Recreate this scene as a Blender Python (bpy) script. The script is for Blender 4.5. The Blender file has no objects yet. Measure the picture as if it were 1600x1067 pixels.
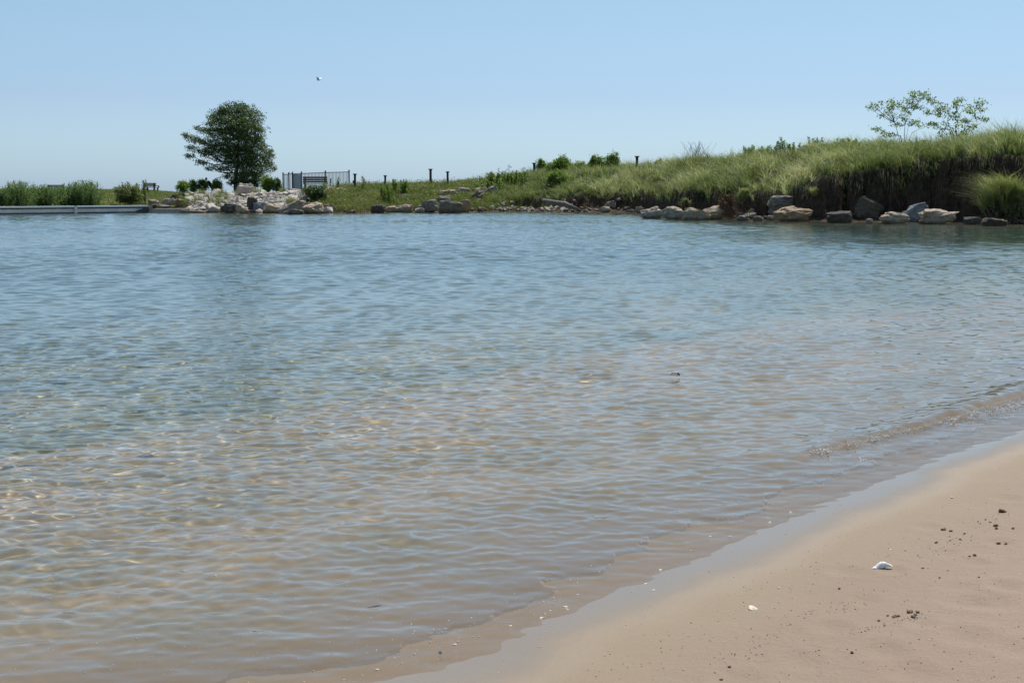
import bpy, math, random
import numpy as np
from mathutils import Vector, Matrix

# ------------------------------------------------------------------ scene, camera, sky, sun
SC = bpy.context.scene
COL = SC.collection
CAM_H = 1.8
FPX = 2400.0                       # focal length in pixels of the 1600 px wide photograph
PITCH = math.atan(237.5 / FPX)
cam_d = bpy.data.cameras.new('camera')
cam_d.sensor_width = 36.0
cam_d.lens = 36.0 * FPX / 1600.0
cam_d.clip_start = 0.05
cam_d.clip_end = 20000
cam = bpy.data.objects.new('camera', cam_d)
COL.objects.link(cam)
cam.location = (0, 0, CAM_H)
cam.rotation_euler = (math.pi / 2 - PITCH, 0, 0)
SC.camera = cam

SUN_EL, SUN_AZ = math.radians(60), math.radians(24)      # azimuth from +Y (view direction) towards +X
sun_d = bpy.data.lights.new('sun', 'SUN')
sun_d.energy = 5.0
sun_d.angle = math.radians(0.53)
sun_d.color = (1.0, 0.955, 0.89)
sun = bpy.data.objects.new('sun', sun_d)
COL.objects.link(sun)
sun_dir = Vector((math.sin(SUN_AZ) * math.cos(SUN_EL), math.cos(SUN_AZ) * math.cos(SUN_EL), math.sin(SUN_EL)))
sun.rotation_euler = sun_dir.to_track_quat('Z', 'Y').to_euler()

world = bpy.data.worlds.new("World")
SC.world = world
world.use_nodes = True
wn = world.node_tree
wn.nodes.clear()
w_out = wn.nodes.new('ShaderNodeOutputWorld')
w_bg = wn.nodes.new('ShaderNodeBackground')
w_sky = wn.nodes.new('ShaderNodeTexSky')
w_sky.sky_type = 'NISHITA'
w_sky.sun_disc = False
w_sky.sun_elevation = SUN_EL
w_sky.sun_rotation = SUN_AZ
w_sky.altitude = 0
w_sky.air_density = 1.0
w_sky.dust_density = 0.6
w_sky.ozone_density = 1.5
w_bg.inputs['Strength'].default_value = 0.12
w_mul = wn.nodes.new('ShaderNodeMix'); w_mul.data_type = 'RGBA'; w_mul.blend_type = 'MULTIPLY'
w_mul.inputs[0].default_value = 1.0
w_tc = wn.nodes.new('ShaderNodeTexCoord'); w_sep = wn.nodes.new('ShaderNodeSeparateXYZ')
w_ramp = wn.nodes.new('ShaderNodeValToRGB')         # bluer summer haze near the horizon than the clean model sky
for _i, (_p, _c) in enumerate([(0.0, (0.60, 0.87, 1.42)), (0.03, (0.60, 0.80, 1.18)), (0.06, (0.59, 0.72, 1.00)), (0.12, (0.67, 0.79, 0.89)), (0.35, (0.95, 0.97, 0.88))]):
    _e = w_ramp.color_ramp.elements
    if _i >= len(_e): _e.new(_p)
    _e[_i].position = _p; _e[_i].color = (*_c, 1)
wn.links.new(w_tc.outputs['Generated'], w_sep.inputs[0])
wn.links.new(w_sep.outputs[2], w_ramp.inputs[0])
wn.links.new(w_sky.outputs[0], w_mul.inputs[6])
wn.links.new(w_ramp.outputs[0], w_mul.inputs[7])
wn.links.new(w_mul.outputs[2], w_bg.inputs[0])
wn.links.new(w_bg.outputs[0], w_out.inputs[0])

SC.view_settings.view_transform = 'Standard'
SC.view_settings.look = 'None'
SC.view_settings.exposure = 0.0
SC.view_settings.gamma = 1.0
SC.cycles.max_bounces = 10
SC.cycles.transmission_bounces = 8
SC.cycles.transparent_max_bounces = 12
SC.cycles.use_denoising = True
SC.cycles.sample_clamp_indirect = 6.0

# ------------------------------------------------------------------ helpers
rng = np.random.default_rng(7)
random.seed(7)
CP, SP = math.cos(PITCH), math.sin(PITCH)

def at_depth(px, py, depth):
    """point seen at photo pixel (px, py) lying depth metres ahead"""
    X, Y = (px - 800) / FPX, (533.5 - py) / FPX
    t = depth / (CP + Y * SP)
    return Vector((t * X, depth, CAM_H + t * (Y * CP - SP)))

def depth_of(py, z=0.0):
    """distance ahead at which a ground of height z is seen at row py"""
    Y = (533.5 - py) / FPX
    return (z - CAM_H) * (CP + Y * SP) / (Y * CP - SP)

def at(px, py, z=0.0):
    return at_depth(px, py, depth_of(py, z))

def hash2(ix, iy, seed):
    n = (ix.astype(np.int64) * 374761393 + iy.astype(np.int64) * 668265263 + seed * 1442695041) & 0xFFFFFFFF
    n = ((n ^ (n >> 13)) * 1274126177) & 0xFFFFFFFF
    n = (n ^ (n >> 16)) & 0xFFFFFFFF
    return n / 4294967295.0

def vnoise(x, y, seed=0):
    x = np.asarray(x, float); y = np.asarray(y, float)
    ix, iy = np.floor(x), np.floor(y)
    fx, fy = x - ix, y - iy
    fx, fy = fx * fx * (3 - 2 * fx), fy * fy * (3 - 2 * fy)
    a = hash2(ix, iy, seed); b = hash2(ix + 1, iy, seed)
    c = hash2(ix, iy + 1, seed); d = hash2(ix + 1, iy + 1, seed)
    return (a * (1 - fx) + b * fx) * (1 - fy) + (c * (1 - fx) + d * fx) * fy

def fbm(x, y, octaves=4, seed=0):
    s, a, t = 0.0, 1.0, 0.0
    for k in range(octaves):
        s = s + a * (vnoise(x * 2 ** k + 17.3 * k, y * 2 ** k - 9.1 * k, seed + k) - 0.5)
        t += a; a *= 0.5
    return s / t * 2

def mesh_np(name, verts, faces, smooth=True):
    """verts (n,3), faces (m,k) arrays -> mesh"""
    me = bpy.data.meshes.new(name)
    verts = np.asarray(verts, np.float32); faces = np.asarray(faces, np.int32)
    m, k = faces.shape
    me.vertices.add(len(verts)); me.vertices.foreach_set('co', verts.ravel())
    me.loops.add(m * k); me.loops.foreach_set('vertex_index', faces.ravel())
    me.polygons.add(m)
    me.polygons.foreach_set('loop_start', np.arange(0, m * k, k, dtype=np.int32))
    me.polygons.foreach_set('loop_total', np.full(m, k, np.int32))
    me.update(calc_edges=True)
    if smooth:
        me.polygons.foreach_set('use_smooth', np.ones(m, bool))
    return me

def tag(o, label=None, cat=None, group=None, kind=None):
    if label: o['label'] = label
    if cat: o['category'] = cat
    if group: o['group'] = group
    if kind: o['kind'] = kind
    return o

def link(name, me, mat=None, parent=None, loc=None):
    o = bpy.data.objects.new(name, me)
    COL.objects.link(o)
    if mat is not None and me is not None and len(me.materials) == 0:
        me.materials.append(mat)
    if parent is not None: o.parent = parent
    if loc is not None: o.location = loc
    return o

class NT:
    """small node helper"""
    def __init__(self, name):
        self.m = bpy.data.materials.new(name); self.m.use_nodes = True
        self.t = self.m.node_tree; self.t.nodes.clear()
        self.out = self.t.nodes.new('ShaderNodeOutputMaterial')
    def n(self, kind, **kw):
        nd = self.t.nodes.new('ShaderNode' + kind)
        for k, v in kw.items():
            if k in nd.inputs.keys():
                self.set(nd, k, v)
            else:
                setattr(nd, k, v)
        return nd
    def set(self, nd, k, v):
        s = nd.inputs[k]
        if isinstance(v, bpy.types.NodeSocket): self.t.links.new(v, s)
        else: s.default_value = v
    def l(self, a, b): self.t.links.new(a, b)
    def noise(self, vec, scale, detail=4, rough=0.55, dim='3D'):
        nd = self.n('TexNoise'); nd.noise_dimensions = dim
        nd.inputs['Scale'].default_value = scale; nd.inputs['Detail'].default_value = detail
        nd.inputs['Roughness'].default_value = rough
        if vec is not None: self.l(vec, nd.inputs['Vector'])
        return nd.outputs['Fac']
    def ramp(self, fac, stops, interp='LINEAR'):
        nd = self.n('ValToRGB'); nd.color_ramp.interpolation = interp
        cr = nd.color_ramp
        while len(cr.elements) < len(stops): cr.elements.new(0.5)
        for e, (p, c) in zip(cr.elements, stops):
            e.position = p; e.color = (c[0], c[1], c[2], 1) if not np.isscalar(c) else (c, c, c, 1)
        self.l(fac, nd.inputs[0])
        return nd.outputs[0]
    def math(self, op, a, b=None, c=None, clamp=False):
        nd = self.n('Math'); nd.operation = op; nd.use_clamp = clamp
        for i, v in enumerate((a, b, c)):
            if v is None: continue
            if isinstance(v, bpy.types.NodeSocket): self.l(v, nd.inputs[i])
            else: nd.inputs[i].default_value = v
        return nd.outputs[0]
    def mix(self, fac, a, b, blend='MIX'):
        nd = self.n('Mix'); nd.data_type = 'RGBA'; nd.blend_type = blend
        for i, v in ((0, fac), (6, a), (7, b)):
            if isinstance(v, bpy.types.NodeSocket): self.l(v, nd.inputs[i])
            elif i == 0: nd.inputs[0].default_value = v
            else: nd.inputs[i].default_value = (v[0], v[1], v[2], 1)
        return nd.outputs[2]
    def bump(self, h, strength=0.5, dist=0.02, normal=None):
        nd = self.n('Bump'); nd.inputs['Strength'].default_value = strength
        nd.inputs['Distance'].default_value = dist
        self.l(h, nd.inputs['Height'])
        if normal is not None: self.l(normal, nd.inputs['Normal'])
        return nd.outputs[0]
    def sep(self, v):
        nd = self.n('SeparateXYZ'); self.l(v, nd.inputs[0]); return nd.outputs
    def mapr(self, v, a, b, c=0.0, d=1.0, smooth=False):
        nd = self.n('MapRange'); nd.clamp = True
        if smooth: nd.interpolation_type = 'SMOOTHSTEP'
        self.l(v, nd.inputs[0])
        for i, q in enumerate((a, b, c, d)): nd.inputs[i + 1].default_value = q
        return nd.outputs[0]
    def pos(self): return self.n('NewGeometry').outputs['Position']
    def objc(self): return self.n('TexCoord').outputs['Object']
    def principled(self, color, rough=0.8, normal=None, spec=0.5, **kw):
        b = self.n('BsdfPrincipled')
        for k, v in (('Base Color', color), ('Roughness', rough), ('Specular IOR Level', spec)):
            if isinstance(v, bpy.types.NodeSocket): self.l(v, b.inputs[k])
            elif k == 'Base Color': b.inputs[k].default_value = (v[0], v[1], v[2], 1)
            else: b.inputs[k].default_value = v
        if normal is not None: self.l(normal, b.inputs['Normal'])
        for k, v in kw.items():
            k = k.replace('_', ' ')
            if isinstance(v, bpy.types.NodeSocket): self.l(v, b.inputs[k])
            else: b.inputs[k].default_value = v
        self.l(b.outputs[0], self.out.inputs['Surface'])
        return b

# ------------------------------------------------------------------ terrain
# edge of the near beach (water line), world xy, land lies on its right / towards the viewer
BEACH = np.array([(-400, -260), (-60, -34), (-20, -9), (-8, -0.5), (-3.2, 3.75)] +
                 [tuple(at(px, py)[:2]) for px, py in ((600, 1067), (820, 985), (1000, 908), (1130, 855), (1260, 800), (1350, 765), (1450, 724), (1530, 694), (1600, 672))] +
                 [(5.6, 14.3), (8.5, 18), (14, 24), (24, 33), (40, 44), (70, 60), (400, 200)])

def catmull(P, n):
    out = []
    for i in range(1, len(P) - 2):
        p0, p1, p2, p3 = P[i - 1], P[i], P[i + 1], P[i + 2]
        for t in np.arange(n) / n:
            out.append(0.5 * (2 * p1 + (p2 - p0) * t + (2 * p0 - 5 * p1 + 4 * p2 - p3) * t * t + (3 * p1 - p0 - 3 * p2 + p3) * t ** 3))
    return np.array([P[0]] + out + [P[-2], P[-1]])
BEACH = np.concatenate([BEACH[:3], catmull(BEACH[2:18], 4)[1:-1], BEACH[17:]])

def beach_sd(x, y):
    """signed distance to the beach edge, positive on land"""
    best = np.full(np.shape(x), 1e9); sign = np.ones(np.shape(x))
    for (ax, ay), (bx, by) in zip(BEACH[:-1], BEACH[1:]):
        dx, dy = bx - ax, by - ay
        L2 = dx * dx + dy * dy
        t = np.clip(((x - ax) * dx + (y - ay) * dy) / L2, 0, 1)
        ex, ey = x - (ax + t * dx), y - (ay + t * dy)
        d = np.hypot(ex, ey)
        s = np.where(dx * (y - ay) - dy * (x - ax) < 0, 1.0, -1.0)
        upd = d < best - 1e-9
        best = np.where(upd, d, best); sign = np.where(upd, s, sign)
    return best * sign

# far shore: for each photo column the row of the water line, of the bank's lip and of the crest of the ground
U_W = [(-3000, 350), (-1200, 342), (-400, 337), (0, 334.3), (230, 330.6), (300, 332), (400, 332.5), (500, 333), (560, 333), (620, 331), (720, 331.5), (800, 330), (900, 331),
       (980, 331.5), (1020, 334), (1060, 338), (1140, 341), (1200, 343), (1300, 346), (1400, 347), (1500, 348), (1600, 350), (2000, 357), (2600, 370), (3600, 392), (9000, 420)]
U_L = [(-3000, 332), (0, 326), (230, 325), (300, 328), (480, 329), (560, 327), (700, 326), (745, 324), (760, 321), (800, 315), (850, 308), (900, 304), (950, 303), (1000, 302), (1030, 309),
       (1050, 306), (1080, 299), (1130, 301), (1150, 292), (1165, 293), (1200, 301), (1225, 298), (1260, 292), (1290, 274), (1350, 269), (1400, 262), (1450, 255), (1500, 246),
       (1550, 241), (1600, 243), (2000, 240), (3600, 230), (9000, 230)]
U_C = [(-3000, 297), (0, 297), (150, 297.5), (240, 299), (300, 304), (440, 302.5), (475, 300), (520, 296), (560, 293), (640, 290), (700, 288.5), (750, 286), (780, 282), (830, 276), (860, 274),
       (900, 272), (960, 270), (1000, 268), (1070, 264), (1130, 258), (1200, 251), (1260, 244), (1330, 240), (1380, 240), (1450, 240), (1500, 238), (1600, 235), (2000, 227),
       (3600, 200), (9000, 200)]
U_LO = [(-3000, 0.6), (0, 0.6), (520, 0.8), (700, 1.0), (760, 1.6), (800, 2.6), (1000, 3.0), (1100, 2.6), (1300, 3.0), (1600, 3.2), (9000, 3.2)]
U_CO = [(-3000, 28), (0, 26), (230, 20), (300, 11), (480, 10), (560, 12), (700, 14), (800, 13), (1000, 13), (1300, 14), (9000, 16)]
D_T = [(u, depth_of(py)) for u, py in U_W]
def itp(tab, u): return np.interp(u, [a for a, b in tab], [b for a, b in tab])
def row_z(py, depth):
    Y = (533.5 - py) / FPX
    return CAM_H + depth / (CP + Y * SP) * (Y * CP - SP)

def bank_parts(x, y):
    yy = np.maximum(y, 4.0)
    u = 800 + FPX * x / yy
    wob = fbm(u / 22.0, u * 0 + 3, 3, 11) * np.interp(u, [700, 800, 1600], [0.35, 1.2, 1.7])
    D = itp(D_T, u)
    lo = itp(U_LO, u) + wob
    lo = np.maximum(lo, 0.4)
    co = itp(U_CO, u)
    lz = row_z(itp(U_L, u), D + lo)
    cz = row_z(itp(U_C, u), D + lo + co)
    return u, yy, D, lo, co, lz, cz

def bank_h(x, y):
    u, yy, D, lo, co, lz, cz = bank_parts(x, y)
    s = y - D
    soil = np.clip((u - 740) / 60, 0, 1)                      # where the bank is an eroded soil face
    n = fbm(x * 1.3, y * 1.3, 4, 5); n2 = fbm(x * 0.3, y * 0.3, 3, 8)
    toe = 0.25 * np.clip(s / 1.5, 0, 1)
    # face: rises steeply between 55 % and 100 % of the lip offset
    fs = s + n * 0.35 * soil
    face = np.clip((fs - lo * 0.62) / (lo * 0.38), 0, 1)
    face = face ** 0.55
    lin = np.clip(s / lo, 0, 1)
    h_face = toe * (1 - face) + lz * face
    h_lin = lz * lin
    h = h_face * soil + h_lin * (1 - soil)
    t = np.clip((s - lo) / co, 0, 1)
    # rubble and lawn slopes round off at the top
    up = np.sin(t * math.pi / 2) * 0.65 + t * 0.35
    h = np.where(s > lo, lz + (cz - lz) * up, h)
    back = np.clip((s - lo - co - 12) / 120, 0, 1)
    h = h - back * (cz + 1.5)
    h = h + (n * 0.09 + n2 * 0.12 * soil) * np.clip(s / 2, 0, 1) * (1 - back)
    wet = -0.25 * (-s) ** 0.6 if np.isscalar(s) else -0.22 * np.maximum(-s, 0) ** 0.65
    return np.where(s < 0, np.maximum(wet, -2.2), h)

DENTS = [(tuple(at(px, py, 0.12)[:2]), r, d) for px, py, r, d in ((1450, 800, .06, .012), (1575, 760, .06, .012), (1540, 930, .08, .016), (1380, 1000, .07, .014), (1300, 960, .06, .012), (1320, 866, .06, .012), (1395, 868, .05, .012), (1500, 905, .07, .012), (1500, 925, .07, .014), (1515, 985, .08, .016),
         (1590, 1010, .07, .014), (1160, 1040, .07, .012), (1250, 1010, .06, .01), (1525, 862, .05, .012), (1440, 960, .05, .01), (1560, 830, .05, .01), (1480, 845, .05, .01), (1350, 915, .05, .008),
         (1570, 905, .06, .014), (1420, 1035, .07, .012))]
def beach_h(x, y):
    sd = beach_sd(x, y)
    w = fbm(x * 0.5, y * 0.5, 3, 21)
    sd = sd + w * 0.035 * np.clip(np.abs(sd) * 2 + .3, 0, 1)
    land = 0.045 * sd + 0.012 * np.maximum(sd, 0) ** 1.5
    land = np.where(sd > 12, 0.54 + 0.5 + (sd - 12) * 0.08, land)
    land = np.minimum(land, 3.0) + 0.012 * fbm(x * 1.7, y * 1.7, 4, 31) * np.clip(sd, 0, 1)
    for (fx, fy), rx, dz in DENTS:
        m = (np.abs(x - fx) < 0.4) & (np.abs(y - fy) < 0.4)
        if np.any(m):
            q = ((x[m] - fx) / rx) ** 2 + ((y[m] - fy) / (rx * 1.5)) ** 2
            land[m] += -0.9 * dz * np.exp(-q) + 0.25 * dz * np.exp(-(np.sqrt(q) - 1.7) ** 2 * 3)
    d = np.maximum(-sd, 0)
    bed = -(0.055 * np.minimum(d, 3) + 0.075 * np.clip(d - 3, 0, 6) + 0.05 * np.clip(d - 9, 0, 20) + 0.02 * np.maximum(d - 29, 0))
    bed = bed + 0.03 * fbm(x * 1.1, y * 1.1, 3, 41) * np.clip(d / 2, 0, 1)
    return np.where(sd > 0, land, np.maximum(bed, -3.0)), sd

def ground_h(x, y):
    x = np.asarray(x, float); y = np.asarray(y, float)
    b = bank_h(x, y)
    bh, sd = beach_h(x, y)
    b = np.where(y < 6, -3.5, b)
    return np.maximum(b, bh), b > bh, sd

def gz(x, y):
    return float(ground_h(np.array([x]), np.array([y]))[0][0])

def seq(stops):
    """radii from (start, step) stops, last entry is the end"""
    r = [stops[0][0]]
    for (a, s0), (b, s1) in zip(stops[:-1], stops[1:]):
        while r[-1] < b:
            f = (r[-1] - a) / (b - a)
            r.append(r[-1] + s0 * (s1 / s0) ** f)
    return np.array(r)

def polar(radii, th_fine, fine_step, coarse_step=4.0):
    """grid of verts round the camera foot; angle measured from +Y"""
    th = np.concatenate([np.arange(-180, -th_fine, coarse_step), np.arange(-th_fine, th_fine, fine_step), np.arange(th_fine, 180, coarse_step)])
    th = np.radians(th)
    R, T = np.meshgrid(radii, th, indexing='ij')
    X, Y = R * np.sin(T), R * np.cos(T)
    nr, nt = R.shape
    i, j = np.meshgrid(np.arange(nr - 1), np.arange(nt), indexing='ij')
    j2 = (j + 1) % nt
    F = np.stack([i * nt + j, i * nt + j2, (i + 1) * nt + j2, (i + 1) * nt + j], -1).reshape(-1, 4)
    return X.ravel(), Y.ravel(), F

radii = seq([(0.3, 0.3), (4.5, 0.02), (12, 0.03), (25, 0.5), (76, 0.8), (80, 0.16), (150, 0.28), (175, 2), (400, 40), (9000, 900), (14000, 900)])
gx, gy, gf = polar(radii, 23, 0.07)
gh, is_bank, gsd = ground_h(gx, gy)

def submesh(name, mask_faces):
    f = gf[mask_faces]
    used, inv = np.unique(f, return_inverse=True)
    me = mesh_np(name, np.stack([gx, gy, gh], 1)[used], inv.reshape(f.shape))
    return me
fz = gh[gf].mean(1); fb = is_bank[gf].mean(1) > 0.5; fsd = gsd[gf].mean(1)
m_bed = (fz < -0.35) | (fb & (fz < -0.02))
m_beach = ~m_bed & ~fb
m_ground = ~m_bed & fb

# sand ------------------------------------------------------------
def sand_material():
    k = NT('wet_and_dry_sand')
    p = k.pos(); s = k.sep(p)
    hz = k.math('ADD', s[2], k.math('MULTIPLY', k.math('SUBTRACT', k.noise(p, 1.3, 3), 0.5), 0.02))
    fine = k.noise(p, 190, 4, 0.75); med = k.noise(p, 22, 5, 0.6); big = k.noise(p, 1.1, 3)
    dry = k.mix(k.mapr(big, 0.35, 0.65), (0.31, 0.215, 0.15), (0.345, 0.25, 0.178))
    dry = k.mix(k.math('MULTIPLY', k.mapr(k.noise(p, 2.3, 5, 0.7), 0.54, 0.68), k.mapr(hz, 0.10, 0.2)), dry, (0.44, 0.345, 0.26))
    dry = k.mix(k.mapr(fine, 0.35, 0.62, 0, 0.8), dry, (0.17, 0.12, 0.085))
    dry = k.mix(k.mapr(fine, 0.60, 0.72, 0, 0.8), dry, (0.55, 0.45, 0.36))
    gr2 = k.noise(p, 75, 3, 0.7)
    dry = k.mix(k.mapr(gr2, 0.56, 0.7, 0, 0.5), dry, (0.15, 0.105, 0.07))
    dry = k.mix(k.mapr(med, 0.35, 0.7, 0, 0.25), dry, (0.24, 0.165, 0.12))
    wet = k.mix(k.mapr(fine, 0.3, 0.75), (0.21, 0.155, 0.098), (0.275, 0.21, 0.135))
    damp = k.mapr(hz, 0.006, 0.10, 1.0, 0.0)
    col = k.mix(damp, dry, wet)
    # under water: yellower clean sand with darker silt
    silt = k.mapr(k.noise(p, 0.9, 4), 0.38, 0.66)
    bed = k.mix(silt, (0.335, 0.275, 0.19), (0.22, 0.20, 0.125))
    bed = k.mix(k.mapr(fine, 0.35, 0.8, 0, 0.4), bed, (0.42, 0.36, 0.26))
    col = k.mix(k.mapr(hz, -0.10, -0.008, 1.0, 0.0), col, bed)
    rough = k.mapr(hz, -0.002, 0.03, 0.08, 0.8, smooth=True)
    h = k.math('ADD', k.math('MULTIPLY', fine, 0.25), k.math('MULTIPLY', med, 1.0))
    bs = k.n('Bump'); bs.inputs['Distance'].default_value = 0.012
    k.l(h, bs.inputs['Height']); k.l(k.mapr(hz, 0.004, 0.05, 0.0, 0.8), bs.inputs['Strength'])
    k.principled(col, rough, bs.outputs[0], 0.5)
    return k.m
M_SAND = sand_material()

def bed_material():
    k = NT('lake_bed_silt_depth_tint')
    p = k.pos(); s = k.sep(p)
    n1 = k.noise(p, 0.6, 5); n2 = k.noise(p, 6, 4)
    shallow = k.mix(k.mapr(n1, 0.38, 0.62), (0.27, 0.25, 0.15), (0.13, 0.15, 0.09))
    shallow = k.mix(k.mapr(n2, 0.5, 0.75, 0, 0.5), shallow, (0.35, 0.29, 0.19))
    col = k.mix(k.mapr(s[2], -1.2, -0.4, 1, 0), shallow, (0.075, 0.135, 0.115))  # teal with depth: the water's absorption of light painted into the bed colour
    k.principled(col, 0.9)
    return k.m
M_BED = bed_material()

def ground_material():
    k = NT('bank_soil_and_turf')
    p = k.pos(); g = k.n('NewGeometry'); nz = k.sep(g.outputs['Normal'])[2]
    n1 = k.noise(p, 3.0, 5); n2 = k.noise(p, 0.5, 4)
    soil = k.mix(k.mapr(n1, 0.35, 0.65), (0.035, 0.025, 0.018), (0.085, 0.058, 0.04))
    turf = k.mix(k.mapr(n2, 0.35, 0.65), (0.05, 0.075, 0.022), (0.085, 0.10, 0.03))
    turf = k.mix(k.mapr(n1, 0.5, 0.75, 0, 0.6), turf, (0.12, 0.11, 0.055))
    f = k.math('MULTIPLY', k.mapr(nz, 0.62, 0.85), k.mapr(k.sep(p)[2], 0.35, 0.55))
    col = k.mix(f, soil, turf)
    k.principled(col, 0.95, k.bump(n1, 0.8, 0.25), 0.1)
    return k.m
M_GROUND = ground_material()

beach = tag(link('beach', submesh('beach', m_beach), M_SAND), kind='structure')
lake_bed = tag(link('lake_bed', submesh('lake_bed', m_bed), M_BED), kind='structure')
ground = tag(link('ground', submesh('ground', m_ground), M_GROUND), kind='structure')

# ------------------------------------------------------------------ water
def wave_field(x, y, r):
    """ripples: short crests running roughly across the view, many wavelengths"""
    w = np.random.default_rng(3)
    h = np.zeros_like(x)
    cell = np.interp(r, [4.2, 9, 20, 45, 130, 150], [0.012, 0.018, 0.045, 0.10, 0.15, 3.0])       # what the mesh can carry
    gust = 0.75 + 0.5 * (fbm(x * 0.12, y * 0.12, 3, 77) + 0.3)
    for k in range(150):
        lam = math.exp(w.normal(math.log(0.165), 0.52))
        lam = min(max(lam, 0.055), 1.4)
        ang = math.radians(90 + w.normal(4, 38))
        a = 0.0235 * lam / 6.283 * (1 if lam < 0.5 else 0.6)
        kx, ky = math.cos(ang) * 2 * math.pi / lam, math.sin(ang) * 2 * math.pi / lam
        ph = w.random() * 6.283
        fade = np.clip((lam / cell - 3) / 2, 0, 1)
        h += a * fade * np.sin(kx * x + ky * y + ph + 2.5 * vnoise(x * 0.5 / max(lam, .2), y * 0.5 / max(lam, .2), 100 + k))
    # farther out the wind has more room: longer ripples
    far = np.clip((r - 14) / 30, 0, 1)
    g = np.zeros_like(x)
    for k in range(64):
        lam = 0.36 * (1.2 / 0.36) ** (w.random() ** 1.4); ang = math.radians(90 + w.normal(4, 26))
        a = 0.0165 * lam / 6.283 * (0.45 / lam) ** 0.35
        kx, ky = math.cos(ang) * 2 * math.pi / lam, math.sin(ang) * 2 * math.pi / lam
        g += a * np.clip((lam / cell - 2.6) / 1.4, 0, 1) * np.sin(kx * x + ky * y + w.random() * 6.283 + 2.5 * vnoise(x * 0.3 / lam, y * 0.3 / lam, 300 + k))
    patch = np.clip(0.85 + 1.3 * fbm(x * 0.03, y * 0.07, 3, 78), 0.35, 1.35)
    Dw = itp(D_T, np.clip(800 + FPX * x / np.maximum(y, 4), -3000, 9000))
    rt = np.clip((x / np.maximum(y, 4) - 0.03) / 0.15, 0, 1)          # the high bank shelters the water on the right
    lee = np.clip((Dw - y) / (14 + 36 * rt), 0.3 - 0.1 * rt, 1)
    return (0.86 * h * gust + 1.08 * g * far * patch) * np.where(y > 20, lee, 1)

wr = seq([(0.3, 0.3), (4.2, 0.011), (9, 0.018), (20, 0.045), (45, 0.10), (132, 0.15), (140, 3), (400, 30), (9000, 900), (14000, 900)])
wx, wy, wf = polar(wr, 20.5, 0.055)
rr = np.hypot(wx, wy)
wsd = np.full(wx.shape, -20.0); _n = rr < 30; wsd[_n] = beach_sd(wx[_n], wy[_n])
calm = np.clip(-wsd / 3.0, 0.0, 1.0)
WH = wave_field(wx, wy, rr) * (0.17 + 0.83 * calm ** 0.7)
# the small wave that breaks along the beach on the right
SWASH = np.array([tuple(at(px, py)[:2]) for px, py in ((1120, 752), (1270, 706), (1340, 690), (1420, 672), (1500, 648), (1560, 630), (1600, 618), (1700, 590), (1900, 550))])
def seg_dist(x, y, P):
    best = np.full(x.shape, 1e9); side = np.zeros(x.shape); along = np.zeros(x.shape); acc = 0.0
    for (ax, ay), (bx, by) in zip(P[:-1], P[1:]):
        dx, dy = bx - ax, by - ay; L = math.hypot(dx, dy)
        t = np.clip(((x - ax) * dx + (y - ay) * dy) / (L * L), 0, 1)
        d = np.hypot(x - ax - t * dx, y - ay - t * dy)
        sg = np.where(dx * (y - ay) - dy * (x - ax) < 0, 1.0, -1.0)
        u = d < best
        best = np.where(u, d, best); side = np.where(u, sg, side); along = np.where(u, acc + t * L, along); acc += L
    return best, side, along, acc
nearm = (rr > 7) & (rr < 24) & (wx > 0)
sdist, sside, salong, stot = seg_dist(wx[nearm], wy[nearm], SWASH)
amp = 0.042 * np.clip(salong / 1.4, 0, 1) ** 1.3 * (0.7 + 0.9 * np.clip((salong - 1.5) / 2, 0, 1)) * (1 + 0.35 * fbm(salong * 2.2, salong * 0, 3, 61)) * np.clip((stot - salong) / 0.3, 0, 1)
q = sdist * sside + 0.04 * fbm(wx[nearm] * 3, wy[nearm] * 3, 2, 63)
WH[nearm] += np.maximum(amp * np.where(q > 0, np.exp(-(q / 0.09) ** 2), np.exp(-(q / 0.26) ** 2)), 0)
bedz = np.full(wx.shape, -1.0); bedz[_n] = ground_h(wx[_n], wy[_n])[0]
WH = np.where(bedz > -0.01, np.minimum(WH, np.maximum(WH * 0.3, 0.0015)), WH)
water_me = mesh_np('water', np.stack([wx, wy, WH], 1), wf)

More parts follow.
